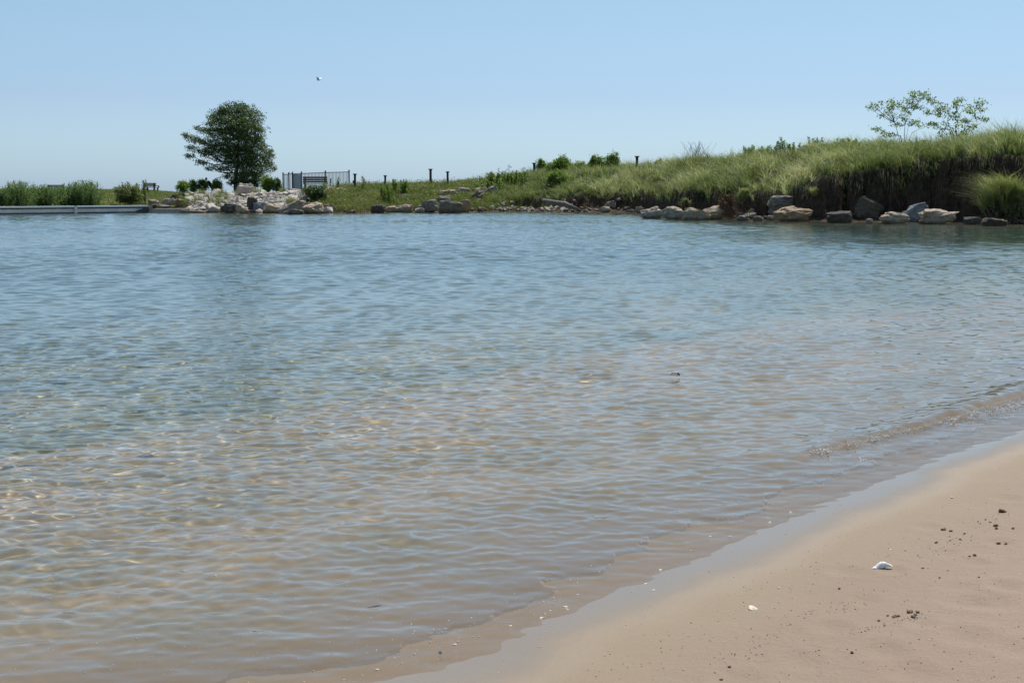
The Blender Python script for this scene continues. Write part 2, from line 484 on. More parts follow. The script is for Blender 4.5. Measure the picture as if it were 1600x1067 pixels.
def water_material(kind):
    """clear glassy lake water; the ripples near the beach are modelled, those farther out are bump"""
    k = NT('lake_water_' + kind)
    p = k.pos()
    if kind == 'near':
        gl = k.n('BsdfGlass'); gl.inputs['IOR'].default_value = 1.333; gl.inputs['Roughness'].default_value = 0.0
        k.l(gl.outputs[0], k.out.inputs['Surface'])
    elif kind == 'film':                      # a film a few centimetres thin bends nothing
        fr = k.n('Fresnel'); fr.inputs['IOR'].default_value = 1.333
        tr = k.n('BsdfTransparent'); go = k.n('BsdfGlossy'); go.inputs['Roughness'].default_value = 0.0
        m2 = k.n('MixShader'); k.l(fr.outputs[0], m2.inputs[0]); k.l(tr.outputs[0], m2.inputs[1]); k.l(go.outputs[0], m2.inputs[2])
        k.l(m2.outputs[0], k.out.inputs['Surface'])
    else:
        mp = k.n('Mapping'); mp.inputs['Scale'].default_value = (1.0, 1.7, 1.0); k.l(p, mp.inputs['Vector'])
        n1 = k.noise(mp.outputs[0], 3.2, 3, 0.55); n2 = k.noise(mp.outputs[0], 9, 3, 0.6)
        patch = k.mapr(k.noise(p, 0.045, 3), 0.35, 0.68, 0.35, 1.0)
        mp2 = k.n('Mapping'); mp2.inputs['Scale'].default_value = (0.55, 1.3, 1.0); k.l(p, mp2.inputs['Vector'])
        n3 = k.noise(mp2.outputs[0], 0.8, 3, 0.6)
        h = k.math('ADD', n1, k.math('ADD', k.math('MULTIPLY', n2, 0.35), k.math('MULTIPLY', k.math('MULTIPLY', n3, 2.2), k.mapr(k.sep(p)[1], 20, 60))))
        far = k.mapr(k.sep(p)[1], 15, 40, 0.0, 0.22)
        bp = k.n('Bump'); bp.inputs['Distance'].default_value = 0.075
        k.l(h, bp.inputs['Height']); k.l(k.math('MULTIPLY', patch, far), bp.inputs['Strength'])
        gl = k.n('BsdfGlass'); gl.inputs['IOR'].default_value = 1.333; gl.inputs['Roughness'].default_value = 0.0
        k.l(bp.outputs[0], gl.inputs['Normal'])
        k.l(gl.outputs[0], k.out.inputs['Surface'])
    return k.m
for kd in ('near', 'far', 'film'): water_me.materials.append(water_material(kd))
fbz = bedz[wf].mean(1); fwy = wy[wf].mean(1)
mi = np.where(fbz > -0.018 + 0.01 * fbm(wx[wf[:, 0]] * 5, wy[wf[:, 0]] * 5, 3, 91), 2, np.where(fwy > 13.0, 1, 0)).astype(np.int32)
water_me.polygons.foreach_set('material_index', mi)
water = tag(link('water', water_me), kind='structure')
sun_d.cycles.is_caustics_light = True
water.cycles.is_caustics_caster = True
beach.cycles.is_caustics_receiver = True
lake_bed.cycles.is_caustics_receiver = True
print('verts', len(gx), len(wx))

# ================================================================== shared builders for the things
class MB:
    """collects simple solids into one mesh"""
    def __init__(self): self.v = []; self.f = []
    def add(self, vs, fs):
        o = len(self.v); self.v += [tuple(p) for p in vs]; self.f += [tuple(i + o for i in q) for q in fs]; return self
    def box(self, c, d, rz=0.0, rx=0.0, ry=0.0):
        M = Matrix.Rotation(rz, 3, 'Z') @ Matrix.Rotation(ry, 3, 'Y') @ Matrix.Rotation(rx, 3, 'X')
        vs = [Vector(c) + M @ Vector((sx * d[0] / 2, sy * d[1] / 2, sz * d[2] / 2)) for sx in (-1, 1) for sy in (-1, 1) for sz in (-1, 1)]
        return self.add(vs, [(0, 1, 3, 2), (4, 6, 7, 5), (0, 4, 5, 1), (2, 3, 7, 6), (0, 2, 6, 4), (1, 5, 7, 3)])
    def tube(self, pts, rad, n=6):
        pts = [Vector(p) for p in pts]
        if np.isscalar(rad): rad = [rad] * len(pts)
        rings = []
        for i, p in enumerate(pts):
            d = (pts[min(i + 1, len(pts) - 1)] - pts[max(i - 1, 0)]).normalized()
            a = d.cross(Vector((0.31, 0.95, 0.02))).normalized(); b = d.cross(a)
            rings.append([p + (a * math.cos(t) + b * math.sin(t)) * rad[i] for t in np.arange(n) * 2 * math.pi / n])
        vs = [q for r in rings for q in r]; fs = []
        for i in range(len(pts) - 1):
            for j in range(n):
                fs.append((i * n + j, i * n + (j + 1) % n, (i + 1) * n + (j + 1) % n, (i + 1) * n + j))
        fs += [tuple(range(n))[::-1], tuple((len(pts) - 1) * n + j for j in range(n))]
        return self.add(vs, fs)
    def mesh(self, name, smooth=False):
        me = bpy.data.meshes.new(name); me.from_pydata(self.v, [], self.f); me.update()
        if smooth: me.polygons.foreach_set('use_smooth', np.ones(len(me.polygons), bool))
        return me
    def build(self, name, mat, parent=None, smooth=False, loc=None):
        return link(name, self.mesh(name, smooth), mat, parent, loc)

def thing(name, loc, label, cat, group=None, rz=0.0):
    o = bpy.data.objects.new(name, None); COL.objects.link(o)
    o.empty_display_size = 0.2
    o.location = loc; o.rotation_euler = (0, 0, rz)
    return tag(o, label, cat, group)

def copy_tree(o, loc, label=None, rz=None, scale=None):
    c = o.copy(); COL.objects.link(c); c.location = loc
    if label: c['label'] = label
    if rz is not None: c.rotation_euler = (0, 0, rz)
    if scale is not None: c.scale = scale
    for ch in [q for q in bpy.data.objects if q.parent == o]:
        d = ch.copy(); COL.objects.link(d); d.parent = c
    return c

def flat_mat(name, color, rough=0.7, var=0.25, scale=6.0, metallic=0.0, bump=0.0):
    k = NT(name); p = k.objc()
    n = k.noise(p, scale, 5, 0.6)
    col = k.mix(k.mapr(n, 0.3, 0.7), [c * (1 - var) for c in color], [min(c * (1 + var), 1) for c in color])
    k.principled(col, rough, k.bump(n, bump, 0.02) if bump else None, 0.4, Metallic=metallic)
    return k.m

def leaf_mat(name, a, b, c=None, rough=0.5, trans=0.35):
    """two or three leaf colours picked leaf by leaf from the 'tone' attribute"""
    k = NT(name)
    t = k.n('Attribute'); t.attribute_name = 'tone'
    stops = [(0.0, a), (0.6, b), (1.0, c)] if c else [(0.0, a), (1.0, b)]
    col = k.ramp(t.outputs['Fac'], stops)
    p = k.n('BsdfPrincipled'); k.l(col, p.inputs['Base Color']); p.inputs['Roughness'].default_value = rough; p.inputs['Specular IOR Level'].default_value = 0.35
    tl = k.n('BsdfTranslucent'); k.l(k.mix(1.0, col, (1.15, 1.25, 0.7), 'MULTIPLY'), tl.inputs['Color'])
    m = k.n('MixShader'); m.inputs[0].default_value = trans
    k.l(p.outputs[0], m.inputs[1]); k.l(tl.outputs[0], m.inputs[2]); k.l(m.outputs[0], k.out.inputs['Surface'])
    return k.m

def rock_mat(name, light, dark, warm=None, wet=True):
    k = NT(name); p = k.objc(); w = k.pos()
    inf = k.n('ObjectInfo'); rnd = inf.outputs['Random']
    off = k.n('VectorMath'); off.operation = 'ADD'; k.l(p, off.inputs[0])
    cmb = k.n('CombineXYZ'); k.l(k.math('MULTIPLY', rnd, 50), cmb.inputs[0]); k.l(cmb.outputs[0], off.inputs[1]); p2 = off.outputs[0]
    mp = k.n('Mapping'); mp.inputs['Scale'].default_value = (1, 1, 5); k.l(p2, mp.inputs['Vector'])
    strata = k.noise(mp.outputs[0], 1.6, 4, 0.6); n = k.noise(p2, 4, 6, 0.65); fine = k.noise(p2, 22, 4, 0.7)
    col = k.mix(k.mapr(n, 0.3, 0.68), dark, light)
    col = k.mix(k.mapr(strata, 0.52, 0.66, 0, 0.5), col, dark)
    if warm: col = k.mix(k.math('MULTIPLY', k.mapr(rnd, 0.45, 1.0), k.mapr(strata, 0.3, 0.6)), col, warm)
    col = k.mix(k.mapr(fine, 0.55, 0.8, 0, 0.35), col, [c * 0.45 for c in dark])
    rough = 0.85
    if wet:       # wet and stained brown along the water line
        f = k.mapr(k.math('ADD', k.sep(w)[2], k.math('MULTIPLY', n, 0.2)), 0.12, 0.34, 0.85, 0.0)
        col = k.mix(f, col, (0.05, 0.036, 0.024)); rough = k.mapr(f, 0, 1, 0.85, 0.4)
    h = k.math('ADD', n, k.math('ADD', k.math('MULTIPLY', strata, 0.8), k.math('MULTIPLY', fine, 0.25)))
    k.principled(col, rough, k.bump(h, 0.9, 0.12), 0.3)
    return k.m
M_LIME = rock_mat('pale_limestone', (0.56, 0.49, 0.40), (0.24, 0.19, 0.145), (0.50, 0.37, 0.24))
M_WHITE = rock_mat('white_rubble_stone', (0.66, 0.62, 0.55), (0.36, 0.32, 0.27), (0.5, 0.4, 0.3))
M_DARKROCK = rock_mat('dark_rock', (0.15, 0.13, 0.115), (0.05, 0.042, 0.036), (0.16, 0.11, 0.07))  # darker brown-grey tones than the other stones
M_GREYROCK = rock_mat('grey_limestone', (0.34, 0.31, 0.275), (0.14, 0.12, 0.10), (0.26, 0.2, 0.15))
M_TANROCK = rock_mat('tan_limestone', (0.44, 0.34, 0.23), (0.25, 0.17, 0.10))
M_BLUEROCK = rock_mat('blue_grey_slab', (0.30, 0.32, 0.34), (0.15, 0.16, 0.17))

import bmesh
def rock_mesh(seed, dims, detail=2, blocky=0.6, rough=0.07):
    """angular broken stone: hull of random points, subdivided and chipped"""
    r = random.Random(seed)
    bm = bmesh.new()
    for _ in range(22):
        v = Vector((r.uniform(-1, 1), r.uniform(-1, 1), r.uniform(-1, 1)))
        m = max(abs(v.x), abs(v.y), abs(v.z)); l = v.length
        v = v * (blocky / m + (1 - blocky) / l)
        v *= r.uniform(0.85, 1.0)
        bm.verts.new(v)
    res = bmesh.ops.convex_hull(bm, input=bm.verts)
    dead = {g for g in res['geom_unused'] + res['geom_interior'] if isinstance(g, bmesh.types.BMVert)}
    bmesh.ops.delete(bm, geom=list(dead), context='VERTS')
    bmesh.ops.dissolve_limit(bm, angle_limit=0.25, verts=bm.verts, edges=bm.edges)
    bmesh.ops.triangulate(bm, faces=bm.faces)
    for _ in range(detail):
        bmesh.ops.subdivide_edges(bm, edges=bm.edges, cuts=1, use_grid_fill=True, smooth=0.0)
    bm.normal_update()
    P = np.array([v.co[:] for v in bm.verts]); N = [v.normal.copy() for v in bm.verts]
    d = fbm(P[:, 0] * 1.7 + seed, P[:, 1] * 1.7 + P[:, 2] * 2.3, 3, seed % 97) + 0.6 * fbm(P[:, 2] * 6 + seed, P[:, 0] * 1.2, 2, seed % 89)
    ch = fbm(P[:, 0] * 4.5 + seed, P[:, 1] * 4.5 - P[:, 2] * 5, 2, seed % 83) * (0.6 if detail > 1 else 0)
    for v, n, q, q2 in zip(bm.verts, N, d, ch): v.co += n * float(q * rough * 1.7 + q2 * rough)
    mn = [min(v.co[i] for v in bm.verts) for i in range(3)]; mx = [max(v.co[i] for v in bm.verts) for i in range(3)]
    for v in bm.verts:
        for i in range(3): v.co[i] = ((v.co[i] - mn[i]) / (mx[i] - mn[i]) - 0.5) * dims[i]
        v.co.z += dims[2] / 2
    bmesh.ops.recalc_face_normals(bm, faces=bm.faces)
    me = bpy.data.meshes.new('rock'); bm.to_mesh(me); bm.free()
    return me

def leaves(name, C, size, rnd, up=0.4, aspect=0.5, tone=None, axis=None):
    """a mesh of many small pointed leaves (folded diamonds) at the points C"""
    n = len(C); size = np.broadcast_to(size, (n,))[:, None]
    d = rnd.normal(size=(n, 3)) if axis is None else rnd.normal(size=(n, 3)) * 0.6 + axis
    d /= np.linalg.norm(d, axis=1, keepdims=True)
    nn = rnd.normal(size=(n, 3)); nn[:, 2] = np.abs(nn[:, 2]) + up * 2
    w = np.cross(d, nn); w /= np.linalg.norm(w, axis=1, keepdims=True) + 1e-9
    b = C - d * size * 0.5; t = C + d * size * 0.5
    l = C + w * size * aspect * 0.5; r = C - w * size * aspect * 0.5
    V = np.stack([b, r, t, l], 1).reshape(-1, 3)
    F = np.arange(4 * n).reshape(n, 4)
    me = mesh_np(name, V, F, smooth=False)
    a = me.attributes.new('tone', 'FLOAT', 'POINT')
    tt = rnd.random(n) if tone is None else tone
    a.data.foreach_set('value', np.repeat(tt, 4).astype(np.float32))
    return me

def blades(name, base, height, width, lean, rnd, tone, bend=0.35, lean_dir=None):
    """grass: each blade bends over in two segments"""
    n = len(base)
    az = rnd.random(n) * 6.283 if lean_dir is None else lean_dir + rnd.normal(size=n) * 1.0
    dirv = np.stack([np.cos(az), np.sin(az), np.zeros(n)], 1)
    fa = rnd.random(n) * 6.283
    side = np.stack([np.cos(fa), np.sin(fa), np.zeros(n)], 1) * (width[:, None] * 0.5)
    H = height[:, None]; L = (lean * height)[:, None]
    mid = base + dirv * L * 0.35 + np.array([0, 0, 1.0]) * H * 0.58
    tip = base + dirv * L * (1 + bend) + np.array([0, 0, 1.0]) * H * (1.0 - 0.25 * lean[:, None])
    V = np.stack([base - side, base + side, mid + side * 0.75, mid - side * 0.75, tip + side * 0.12, tip - side * 0.12], 1).reshape(-1, 3)
    i = np.arange(n)[:, None] * 6
    F = np.concatenate([i + np.array([[0, 1, 2, 3]]), i + np.array([[3, 2, 4, 5]])], 0)
    me = mesh_np(name, V, F, smooth=False)
    a = me.attributes.new('tone', 'FLOAT', 'POINT')
    a.data.foreach_set('value', np.repeat(tone, 6).astype(np.float32))
    return me

# ================================================================== materials for the things
M_BARK = flat_mat('bark', (0.075, 0.06, 0.048), 0.9, 0.4, 5, bump=0.6)
M_TWIG = flat_mat('grey_twig', (0.16, 0.13, 0.10), 0.9, 0.3, 8)
M_STEM = flat_mat('green_stem', (0.09, 0.11, 0.04), 0.8, 0.3, 8)
M_TREE = leaf_mat('tree_leaf', (0.05, 0.085, 0.03), (0.09, 0.14, 0.05), (0.16, 0.21, 0.09), trans=0.28)
M_SAPL = leaf_mat('sapling_leaf', (0.12, 0.19, 0.055), (0.20, 0.28, 0.08), (0.30, 0.35, 0.12), trans=0.4)
M_WILLOW = leaf_mat('willow_leaf', (0.10, 0.165, 0.06), (0.17, 0.25, 0.09), (0.24, 0.31, 0.14))
M_BUSH = leaf_mat('shrub_leaf', (0.09, 0.16, 0.03), (0.17, 0.26, 0.05), (0.26, 0.33, 0.08), trans=0.45)
M_WEED = leaf_mat('weed_leaf', (0.09, 0.125, 0.035), (0.16, 0.20, 0.065), (0.28, 0.28, 0.14))
M_MILK = leaf_mat('dusky_seed_head', (0.03, 0.035, 0.03), (0.07, 0.075, 0.06))
M_GRASS = leaf_mat('dune_grass_blade', (0.13, 0.165, 0.06), (0.29, 0.33, 0.15), (0.68, 0.63, 0.46), trans=0.35)
M_LAWN = leaf_mat('lawn_blade', (0.11, 0.145, 0.035), (0.20, 0.235, 0.065), (0.36, 0.32, 0.16), trans=0.35)
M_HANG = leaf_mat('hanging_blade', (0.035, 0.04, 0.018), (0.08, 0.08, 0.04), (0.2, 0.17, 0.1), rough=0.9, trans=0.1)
M_DRY = leaf_mat('dry_grass_blade', (0.16, 0.12, 0.07), (0.30, 0.24, 0.15), (0.5, 0.44, 0.33), trans=0.2)
M_ROOT = leaf_mat('root_fibre', (0.07, 0.035, 0.018), (0.17, 0.085, 0.045), (0.28, 0.19, 0.12), trans=0.05)
M_SOIL = flat_mat('dark_soil', (0.045, 0.032, 0.023), 0.95, 0.5, 4, bump=0.9)
M_STEEL = flat_mat('black_painted_steel', (0.028, 0.027, 0.03), 0.5, 0.2, 4)
M_BOLL = flat_mat('dark_bronze_post', (0.03, 0.028, 0.028), 0.55, 0.25, 3)
M_PANEL = flat_mat('grey_panel', (0.42, 0.45, 0.52), 0.5, 0.06, 2)
M_WOOD = flat_mat('weathered_bench_wood', (0.13, 0.105, 0.085), 0.8, 0.3, 6, bump=0.3)
M_CONC = flat_mat('concrete', (0.36, 0.34, 0.31), 0.9, 0.18, 3, bump=0.3)
M_CONCD = flat_mat('brown_old_concrete', (0.26, 0.22, 0.17), 0.9, 0.25, 3, bump=0.3)  # browner and darker tone than the slab concrete
M_ALU = flat_mat('pale_galvanised_metal', (0.72, 0.74, 0.76), 0.45, 0.08, 2)
M_DARKM = flat_mat('dark_rubber_and_shadow', (0.06, 0.075, 0.085), 0.6, 0.3, 3)  # fender and gusset, also the painted shade strip below the deck
M_DOCKS = flat_mat('grey_dock_side', (0.75, 0.75, 0.75), 0.6, 0.15, 1.5)
M_DRIFT = flat_mat('driftwood', (0.17, 0.145, 0.12), 0.85, 0.45, 7, bump=0.7)
M_STAKE = flat_mat('weathered_stake', (0.33, 0.28, 0.22), 0.85, 0.3, 6)
M_FEATHER = flat_mat('white_feather', (0.78, 0.78, 0.80), 0.6, 0.1, 40)
M_FEATHD = flat_mat('dark_feather_tip', (0.10, 0.09, 0.085), 0.6, 0.3, 40)
M_SHELL = flat_mat('bleached_shell', (0.62, 0.58, 0.50), 0.6, 0.25, 60)
M_PEB = flat_mat('dark_pebble', (0.07, 0.055, 0.045), 0.7, 0.4, 60)
M_CLOD = flat_mat('damp_sand_clod', (0.27, 0.19, 0.125), 0.95, 0.4, 60, bump=0.5)
M_GULLW = flat_mat('white_plumage', (0.80, 0.80, 0.80), 0.7, 0.05, 6)
M_GULLG = flat_mat('grey_plumage', (0.22, 0.23, 0.25), 0.7, 0.2, 6)

# ================================================================== rocks
def bank_at(u, s):
    """world xy of the point in photo column u lying s metres behind the far water line"""
    D = float(np.interp(u, [a for a, b in D_T], [b for a, b in D_T]))
    y = D + s
    return (u - 800) / FPX * y, y

BOULD = 'large boulders along the far shore'
ROCKS = [  # px, top row, bottom row, width px, material, tilt, label
    (1020, 323, 342, 34, M_LIME, 0.25, 'pale wedge-shaped boulder sloping into the water, leftmost of the big shore boulders'),
    (1052, 321, 343, 38, M_LIME, 0.0, 'rounded white-flecked boulder just right of the pale wedge boulder'),
    (1088, 324, 344, 44, M_LIME, -0.1, 'long pale boulder in the water left of the humped boulder'),
    (1118, 320, 343, 44, M_LIME, 0.1, 'humped pale boulder below the reddish root clump'),
    (1228, 303, 334, 58, M_GREYROCK, 0.0, 'big grey block of limestone resting behind and above the tan boulder'),
    (1240, 320, 346, 60, M_TANROCK, 0.05, 'broad tan flat-topped boulder at the waterline under the grey block'),
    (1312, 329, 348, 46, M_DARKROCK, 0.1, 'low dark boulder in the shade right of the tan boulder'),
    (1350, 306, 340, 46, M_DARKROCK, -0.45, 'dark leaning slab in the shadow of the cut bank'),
    (1397, 330, 350, 50, M_LIME, -0.1, 'reddish-white rounded boulder in the water below the cut bank'),
    (1438, 317, 347, 46, M_BLUEROCK, 0.45, 'blue-grey slab leaning between two sunlit boulders'),
    (1470, 321, 350, 62, M_LIME, 0.2, 'pale boulder with a flat sunlit top, rightmost of the big shore boulders'),
    (1520, 338, 351, 30, M_DARKROCK, 0, 'small dark rock at the water left of the slumped turf'),
    (1553, 340, 353, 40, M_DARKROCK, 0, 'brown rock half hidden under the slumped turf'),
    (1358, 341, 350, 12, M_LIME, 0, 'small pinkish stone in the water between dark and reddish boulders'),
    (1172, 323, 338, 20, M_LIME, 0.1, 'small tan-topped rock halfway between the humped boulder and grey block'),
    (1160, 336, 345, 24, M_GREYROCK, 0, 'low flat grey stone right of the humped boulder'),
    (1185, 337, 345, 18, M_GREYROCK, 0, 'low grey stone left of the tan boulder'),
    (1176, 331, 342, 12, M_LIME, 0, 'upright little white stone at the water left of the tan boulder'),
    (1205, 336, 345, 14, M_GREYROCK, 0, 'small stone touching the left end of the tan boulder'),
    (668, 312, 332, 42, M_GREYROCK, 0.3, 'grey tilted boulder left of the speckled angular boulder'),
    (702, 313, 333, 38, M_GREYROCK, -0.15, 'speckled angular grey boulder at the middle of the far waterline'),
    (722, 309, 331, 22, M_TANROCK, -0.2, 'orange-tinted pointed rock behind the speckled boulder'),
    (694, 305, 320, 24, M_GREYROCK, 0, 'squat grey rock above the speckled boulder'),
    (700, 296, 307, 34, M_LIME, 0.05, 'pale flat rock showing in the weeds below the two bollards'),
    (724, 292, 304, 24, M_LIME, 0, 'pale rock on the slope left of the tilted slabs'),
    (752, 292, 301, 26, M_LIME, 0.12, 'flat pale rock up the slope beside the weeds'),
    (744, 301, 313, 34, M_GREYROCK, 0.55, 'thin grey slab lying steeply tilted on the weedy slope'),
    (771, 290, 304, 24, M_GREYROCK, 0.35, 'grey slab end poking out under the tall weeds'),
    (631, 319, 332, 32, M_LIME, 0.12, 'low pinkish-grey rock at the water below the leafy plants'),
    (590, 318, 333, 26, M_DARKROCK, 0, 'dark low rock at the waterline left of the pinkish rock'),
    (612, 321, 332, 22, M_LIME, 0.2, 'small sloping rock between dark rock and pinkish rock'),
    (655, 324, 333, 16, M_LIME, 0, 'small pale stone at the foot of the grey tilted boulder'),
    (629, 303, 309, 18, M_LIME, 0, 'flat pale stone buried in grass behind the leafy plants'),
    (482, 315, 334, 50, M_LIME, 0.1, 'big rounded grey-white slab below the dark green shrub'),
    (514, 318, 332, 24, M_DARKROCK, 0, 'dark rock at the right end of the big rounded slab'),
    (458, 316, 334, 64, M_LIME, 0.38, 'long pale slab slanting up from the water to the shrub'),
    (461, 326, 335, 28, M_GREYROCK, 0, 'pinkish low rock behind the white stake in the water'),
    (394, 306, 331, 20, M_DARKROCK, 0, 'tall dark block of rock below the white boulder and tree'),
    (405, 315, 332, 20, M_BLUEROCK, 0.1, 'blue-grey block leaning right of the tall dark block'),
    (426, 319, 333, 30, M_LIME, -0.15, 'pale rock with dark underside right of the blue-grey block'),
    (358, 317, 333, 26, M_DARKROCK, 0, 'dark blocky rock at the waterline left of the tall dark block'),
    (377, 318, 334, 20, M_LIME, 0, 'white-capped rock touching the tall dark block'),
    (383, 285, 301, 30, M_WHITE, 0, 'large white square boulder sitting atop the rubble in front of the tree'),
    (239, 311, 321, 18, M_LIME, 0, 'grey-white rock behind the end of the metal dock'),
    (246, 318, 325, 32, M_DARKROCK, 0, 'dark low slab directly above the end of the metal dock'),
    (263, 309, 321, 24, M_LIME, 0.05, 'pale rounded rock in the left heap near the dock'),
    (277, 302, 313, 32, M_DARKROCK, 0.1, 'dark rock at the top of the left heap below the round bushes'),
    (284, 311, 323, 30, M_TANROCK, -0.25, 'long pinkish-cream rock sloping down in the left heap'),
    (256, 320, 327, 30, M_LIME, 0, 'flat pinkish rock above the concrete slab'),
    (946, 322, 332, 20, M_LIME, 0.1, 'pale orange rock at the water under the undercut bank'),
    (957, 313, 326, 16, M_GREYROCK, 0.2, 'grey stone leaning against the undercut soil'),
    (1000, 322, 332, 16, M_LIME, 0, 'small white-topped rock left of the pale wedge boulder'),
    (801, 313, 322, 10, M_TANROCK, 0, 'rounded tan stone sitting above the pebble heap'),
]
def put_rock(px, t, b, w, mat, tilt, label, seed, group=BOULD):
    zb = 0.0
    u, yy, D, lo, co, lz, cz = [float(np.ravel(q)[0]) for q in bank_parts(np.array([(px - 800) / FPX * 100.0]), np.array([100.0]))]
    Dw = D
    # a rock whose foot is above the water row stands up the slope
    row_w = np.interp(px, [a for a, c in U_W], [c for a, c in U_W])
    if b >= row_w - 2.5: dep = min(depth_of(b), Dw + 0.3)
    else:
        ss = np.linspace(0, 20, 161); hh = np.array([row for row in bank_h((px - 800) / FPX * (Dw + ss), Dw + ss)])
        rows = 533.5 - FPX * np.array([(lambda z, y: ((CP * (z - CAM_H) + SP * y) / (CP * y - SP * (z - CAM_H))))(h_, Dw + s_) for h_, s_ in zip(hh, ss)])
        i = int(np.argmax(rows < b)) if np.any(rows < b) else 60
        dep = Dw + ss[i]; 
    p = at_depth(px, b, dep); top = at_depth(px, t, dep)
    W = w * dep / FPX * .94; H = (top.z - p.z) * (1.0 + 0.08)
    dd = (W * 1.05, max(W * 0.7, H * 0.9), H)
    me = rock_mesh(seed, dd, 4 if w > 24 else 3, blocky=0.45 + 0.3 * random.random(), rough=0.10)
    o = link('boulder', me, mat, None, (p.x, dep + dd[1] * (0.12 if b > 338 else 0.3), p.z - H * 0.13))
    o.rotation_euler = (random.uniform(-0.06, 0.06), -tilt, random.uniform(-0.25, 0.25))
    tag(o, label, 'boulder', group)
    return o
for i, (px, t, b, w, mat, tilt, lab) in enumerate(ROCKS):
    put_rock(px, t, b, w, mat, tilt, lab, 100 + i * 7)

# rubble ----------------------------------------------------------
RM = [rock_mesh(900 + i, (1, random.uniform(.7, 1), random.uniform(.5, .75)), 1, 0.5) for i in range(12)]
for m in RM: m.materials.append(M_WHITE)
RG = [m.copy() for m in RM[:6]]
for m in RG: m.materials.clear(); m.materials.append(M_GREYROCK)
def put_stone(u, s, size, label, group, meshes=RM, name='rubble_stone', sink=0.15, cat='stone'):
    x, y = bank_at(u, s)
    o = bpy.data.objects.new(name, random.choice(meshes)); COL.objects.link(o)
    o.location = (x, y, gz(x, y) - size * sink)
    o.scale = (size, size * random.uniform(.7, 1.1), size * random.uniform(.7, 1.2))
    o.rotation_euler = (random.uniform(-.5, .5), random.uniform(-.5, .5), random.uniform(0, 6.28))
    return tag(o, label, cat, group)
RUB_L = 'whitish chunk of limestone rubble on the slope in front of the big tree and railing'
cnt = 0
for gi in range(16):
    for gj in range(17):
        u = 292 + (gj + random.random()) * 12.0; s = 0.3 + (gi + random.random()) * 0.68
        if u > 470 + s * 3: continue
        if u < 292 + (11 - s) * 2 and random.random() < 0.5: continue
        put_stone(u, s, random.choice([random.uniform(0.35, 0.6), random.uniform(0.5, 1.0)]), RUB_L, 'white rubble stones below the tree', sink=0.22); cnt += 1
print('rubble', cnt)
for i in range(16):
    put_stone(475 + i * 4.6 + random.random() * 3, 9.5 + random.random() * 2, random.uniform(.3, .55), 'white stone in the rubble line along the foot of the railing', 'white stones beside the railing', sink=0.0)
def stone_stuff(name, pts, sizes, mat, seed, label=None):
    r = np.random.default_rng(seed); V = []; F = []; off = 0
    base = [rock_mesh(1200 + i, (1, .9, .7), 0, 0.5) for i in range(5)]
    arr = []
    for m in base:
        v = np.empty(len(m.vertices) * 3); m.vertices.foreach_get('co', v)
        m.calc_loop_triangles(); f = np.empty(len(m.loop_triangles) * 3, np.int32); m.loop_triangles.foreach_get('vertices', f)
        arr.append((v.reshape(-1, 3), f.reshape(-1, 3)))
    for p, sz in zip(pts, sizes):
        v, f = arr[r.integers(5)]
        a = r.random() * 6.28; c, s_ = math.cos(a), math.sin(a)
        q = v * sz * r.uniform(.7, 1.2, 3)
        q = np.stack([q[:, 0] * c - q[:, 1] * s_, q[:, 0] * s_ + q[:, 1] * c, q[:, 2]], 1) + np.array(p)
        V.append(q); F.append(f + off); off += len(v)
    o = link(name, mesh_np(name, np.concatenate(V), np.concatenate(F), False), mat)
    return tag(o, label, kind='stuff')
pts, szs = [], []
for _ in range(1500):
    u = 286 + random.random() * 200; s = random.random() * 11.5
    if u > 470 + s * 3 or u < 300 and random.random() < .5: continue
    x, y = bank_at(u, s); pts.append((x, y, gz(x, y) - 0.03)); szs.append(random.uniform(.15, .34))
stone_stuff('rubble_fill', pts, szs, M_WHITE, 5, 'small whitish rubble filling the gaps between bigger stones')
# stones along the waterline under the undercut bank
for i in range(64):
    u = 764 + random.random() * 118; s = random.uniform(-0.2, 1.6) * (1 if u < 880 else .5)
    put_stone(u, s, random.uniform(.22, .5), 'pale little stone in the heap at the water under the undercut bank', 'pale stones heaped under the undercut bank', RM, 'shore_stone', 0.1)
for i in range(26):
    u = random.choice([random.uniform(525, 690), random.uniform(885, 1010), random.uniform(1140, 1215), random.uniform(735, 765)]); s = random.uniform(-0.2, 0.7)
    put_stone(u, s, random.uniform(.25, .6), 'loose grey stone scattered at the far waterline between larger boulders', 'loose stones along the far waterline', RG, 'shore_stone', 0.1)
for i in range(46):
    put_stone(random.uniform(880, 1012), random.uniform(-0.2, 2.0), random.uniform(.18, .5), 'small stone strewn on the dark strip under the bank between the driftwood and the boulders', 'small stones under the bank right of the driftwood', RG + RM[:2], 'shore_stone', 0.15)
for i in range(24):
    u = 296 + i * 9.3 + random.uniform(-2, 2)
    put_stone(u, random.uniform(-0.3, 0.5), random.uniform(.6, 1.0), 'dark-bottomed rock in the waterline row below the white rubble', 'rocks in the waterline row below the rubble', RM + RG, 'shore_rock', 0.12)

# ================================================================== grass and weeds
def clusters(P, spread, per, rnd, squash=0.8):
    Q = np.repeat(P, per, 0); g = rnd.normal(size=Q.shape) * spread; g[:, 2] *= squash
    return Q + g
GR = np.random.default_rng(17)
def scatter(n, u0, u1, s0, s1, dens=None):
    """random ground points: photo column range, metres behind the far water line"""
    u = GR.uniform(u0, u1, n); s = GR.uniform(s0, s1, n)
    D = itp(D_T, u); y = D + s; x = (u - 800) / FPX * y
    if dens is not None:
        keep = GR.random(n) < dens(u, s, x, y)
        u, s, x, y = u[keep], s[keep], x[keep], y[keep]
    z = ground_h(x, y)[0]
    return u, s, np.stack([x, y, z - 0.02], 1)

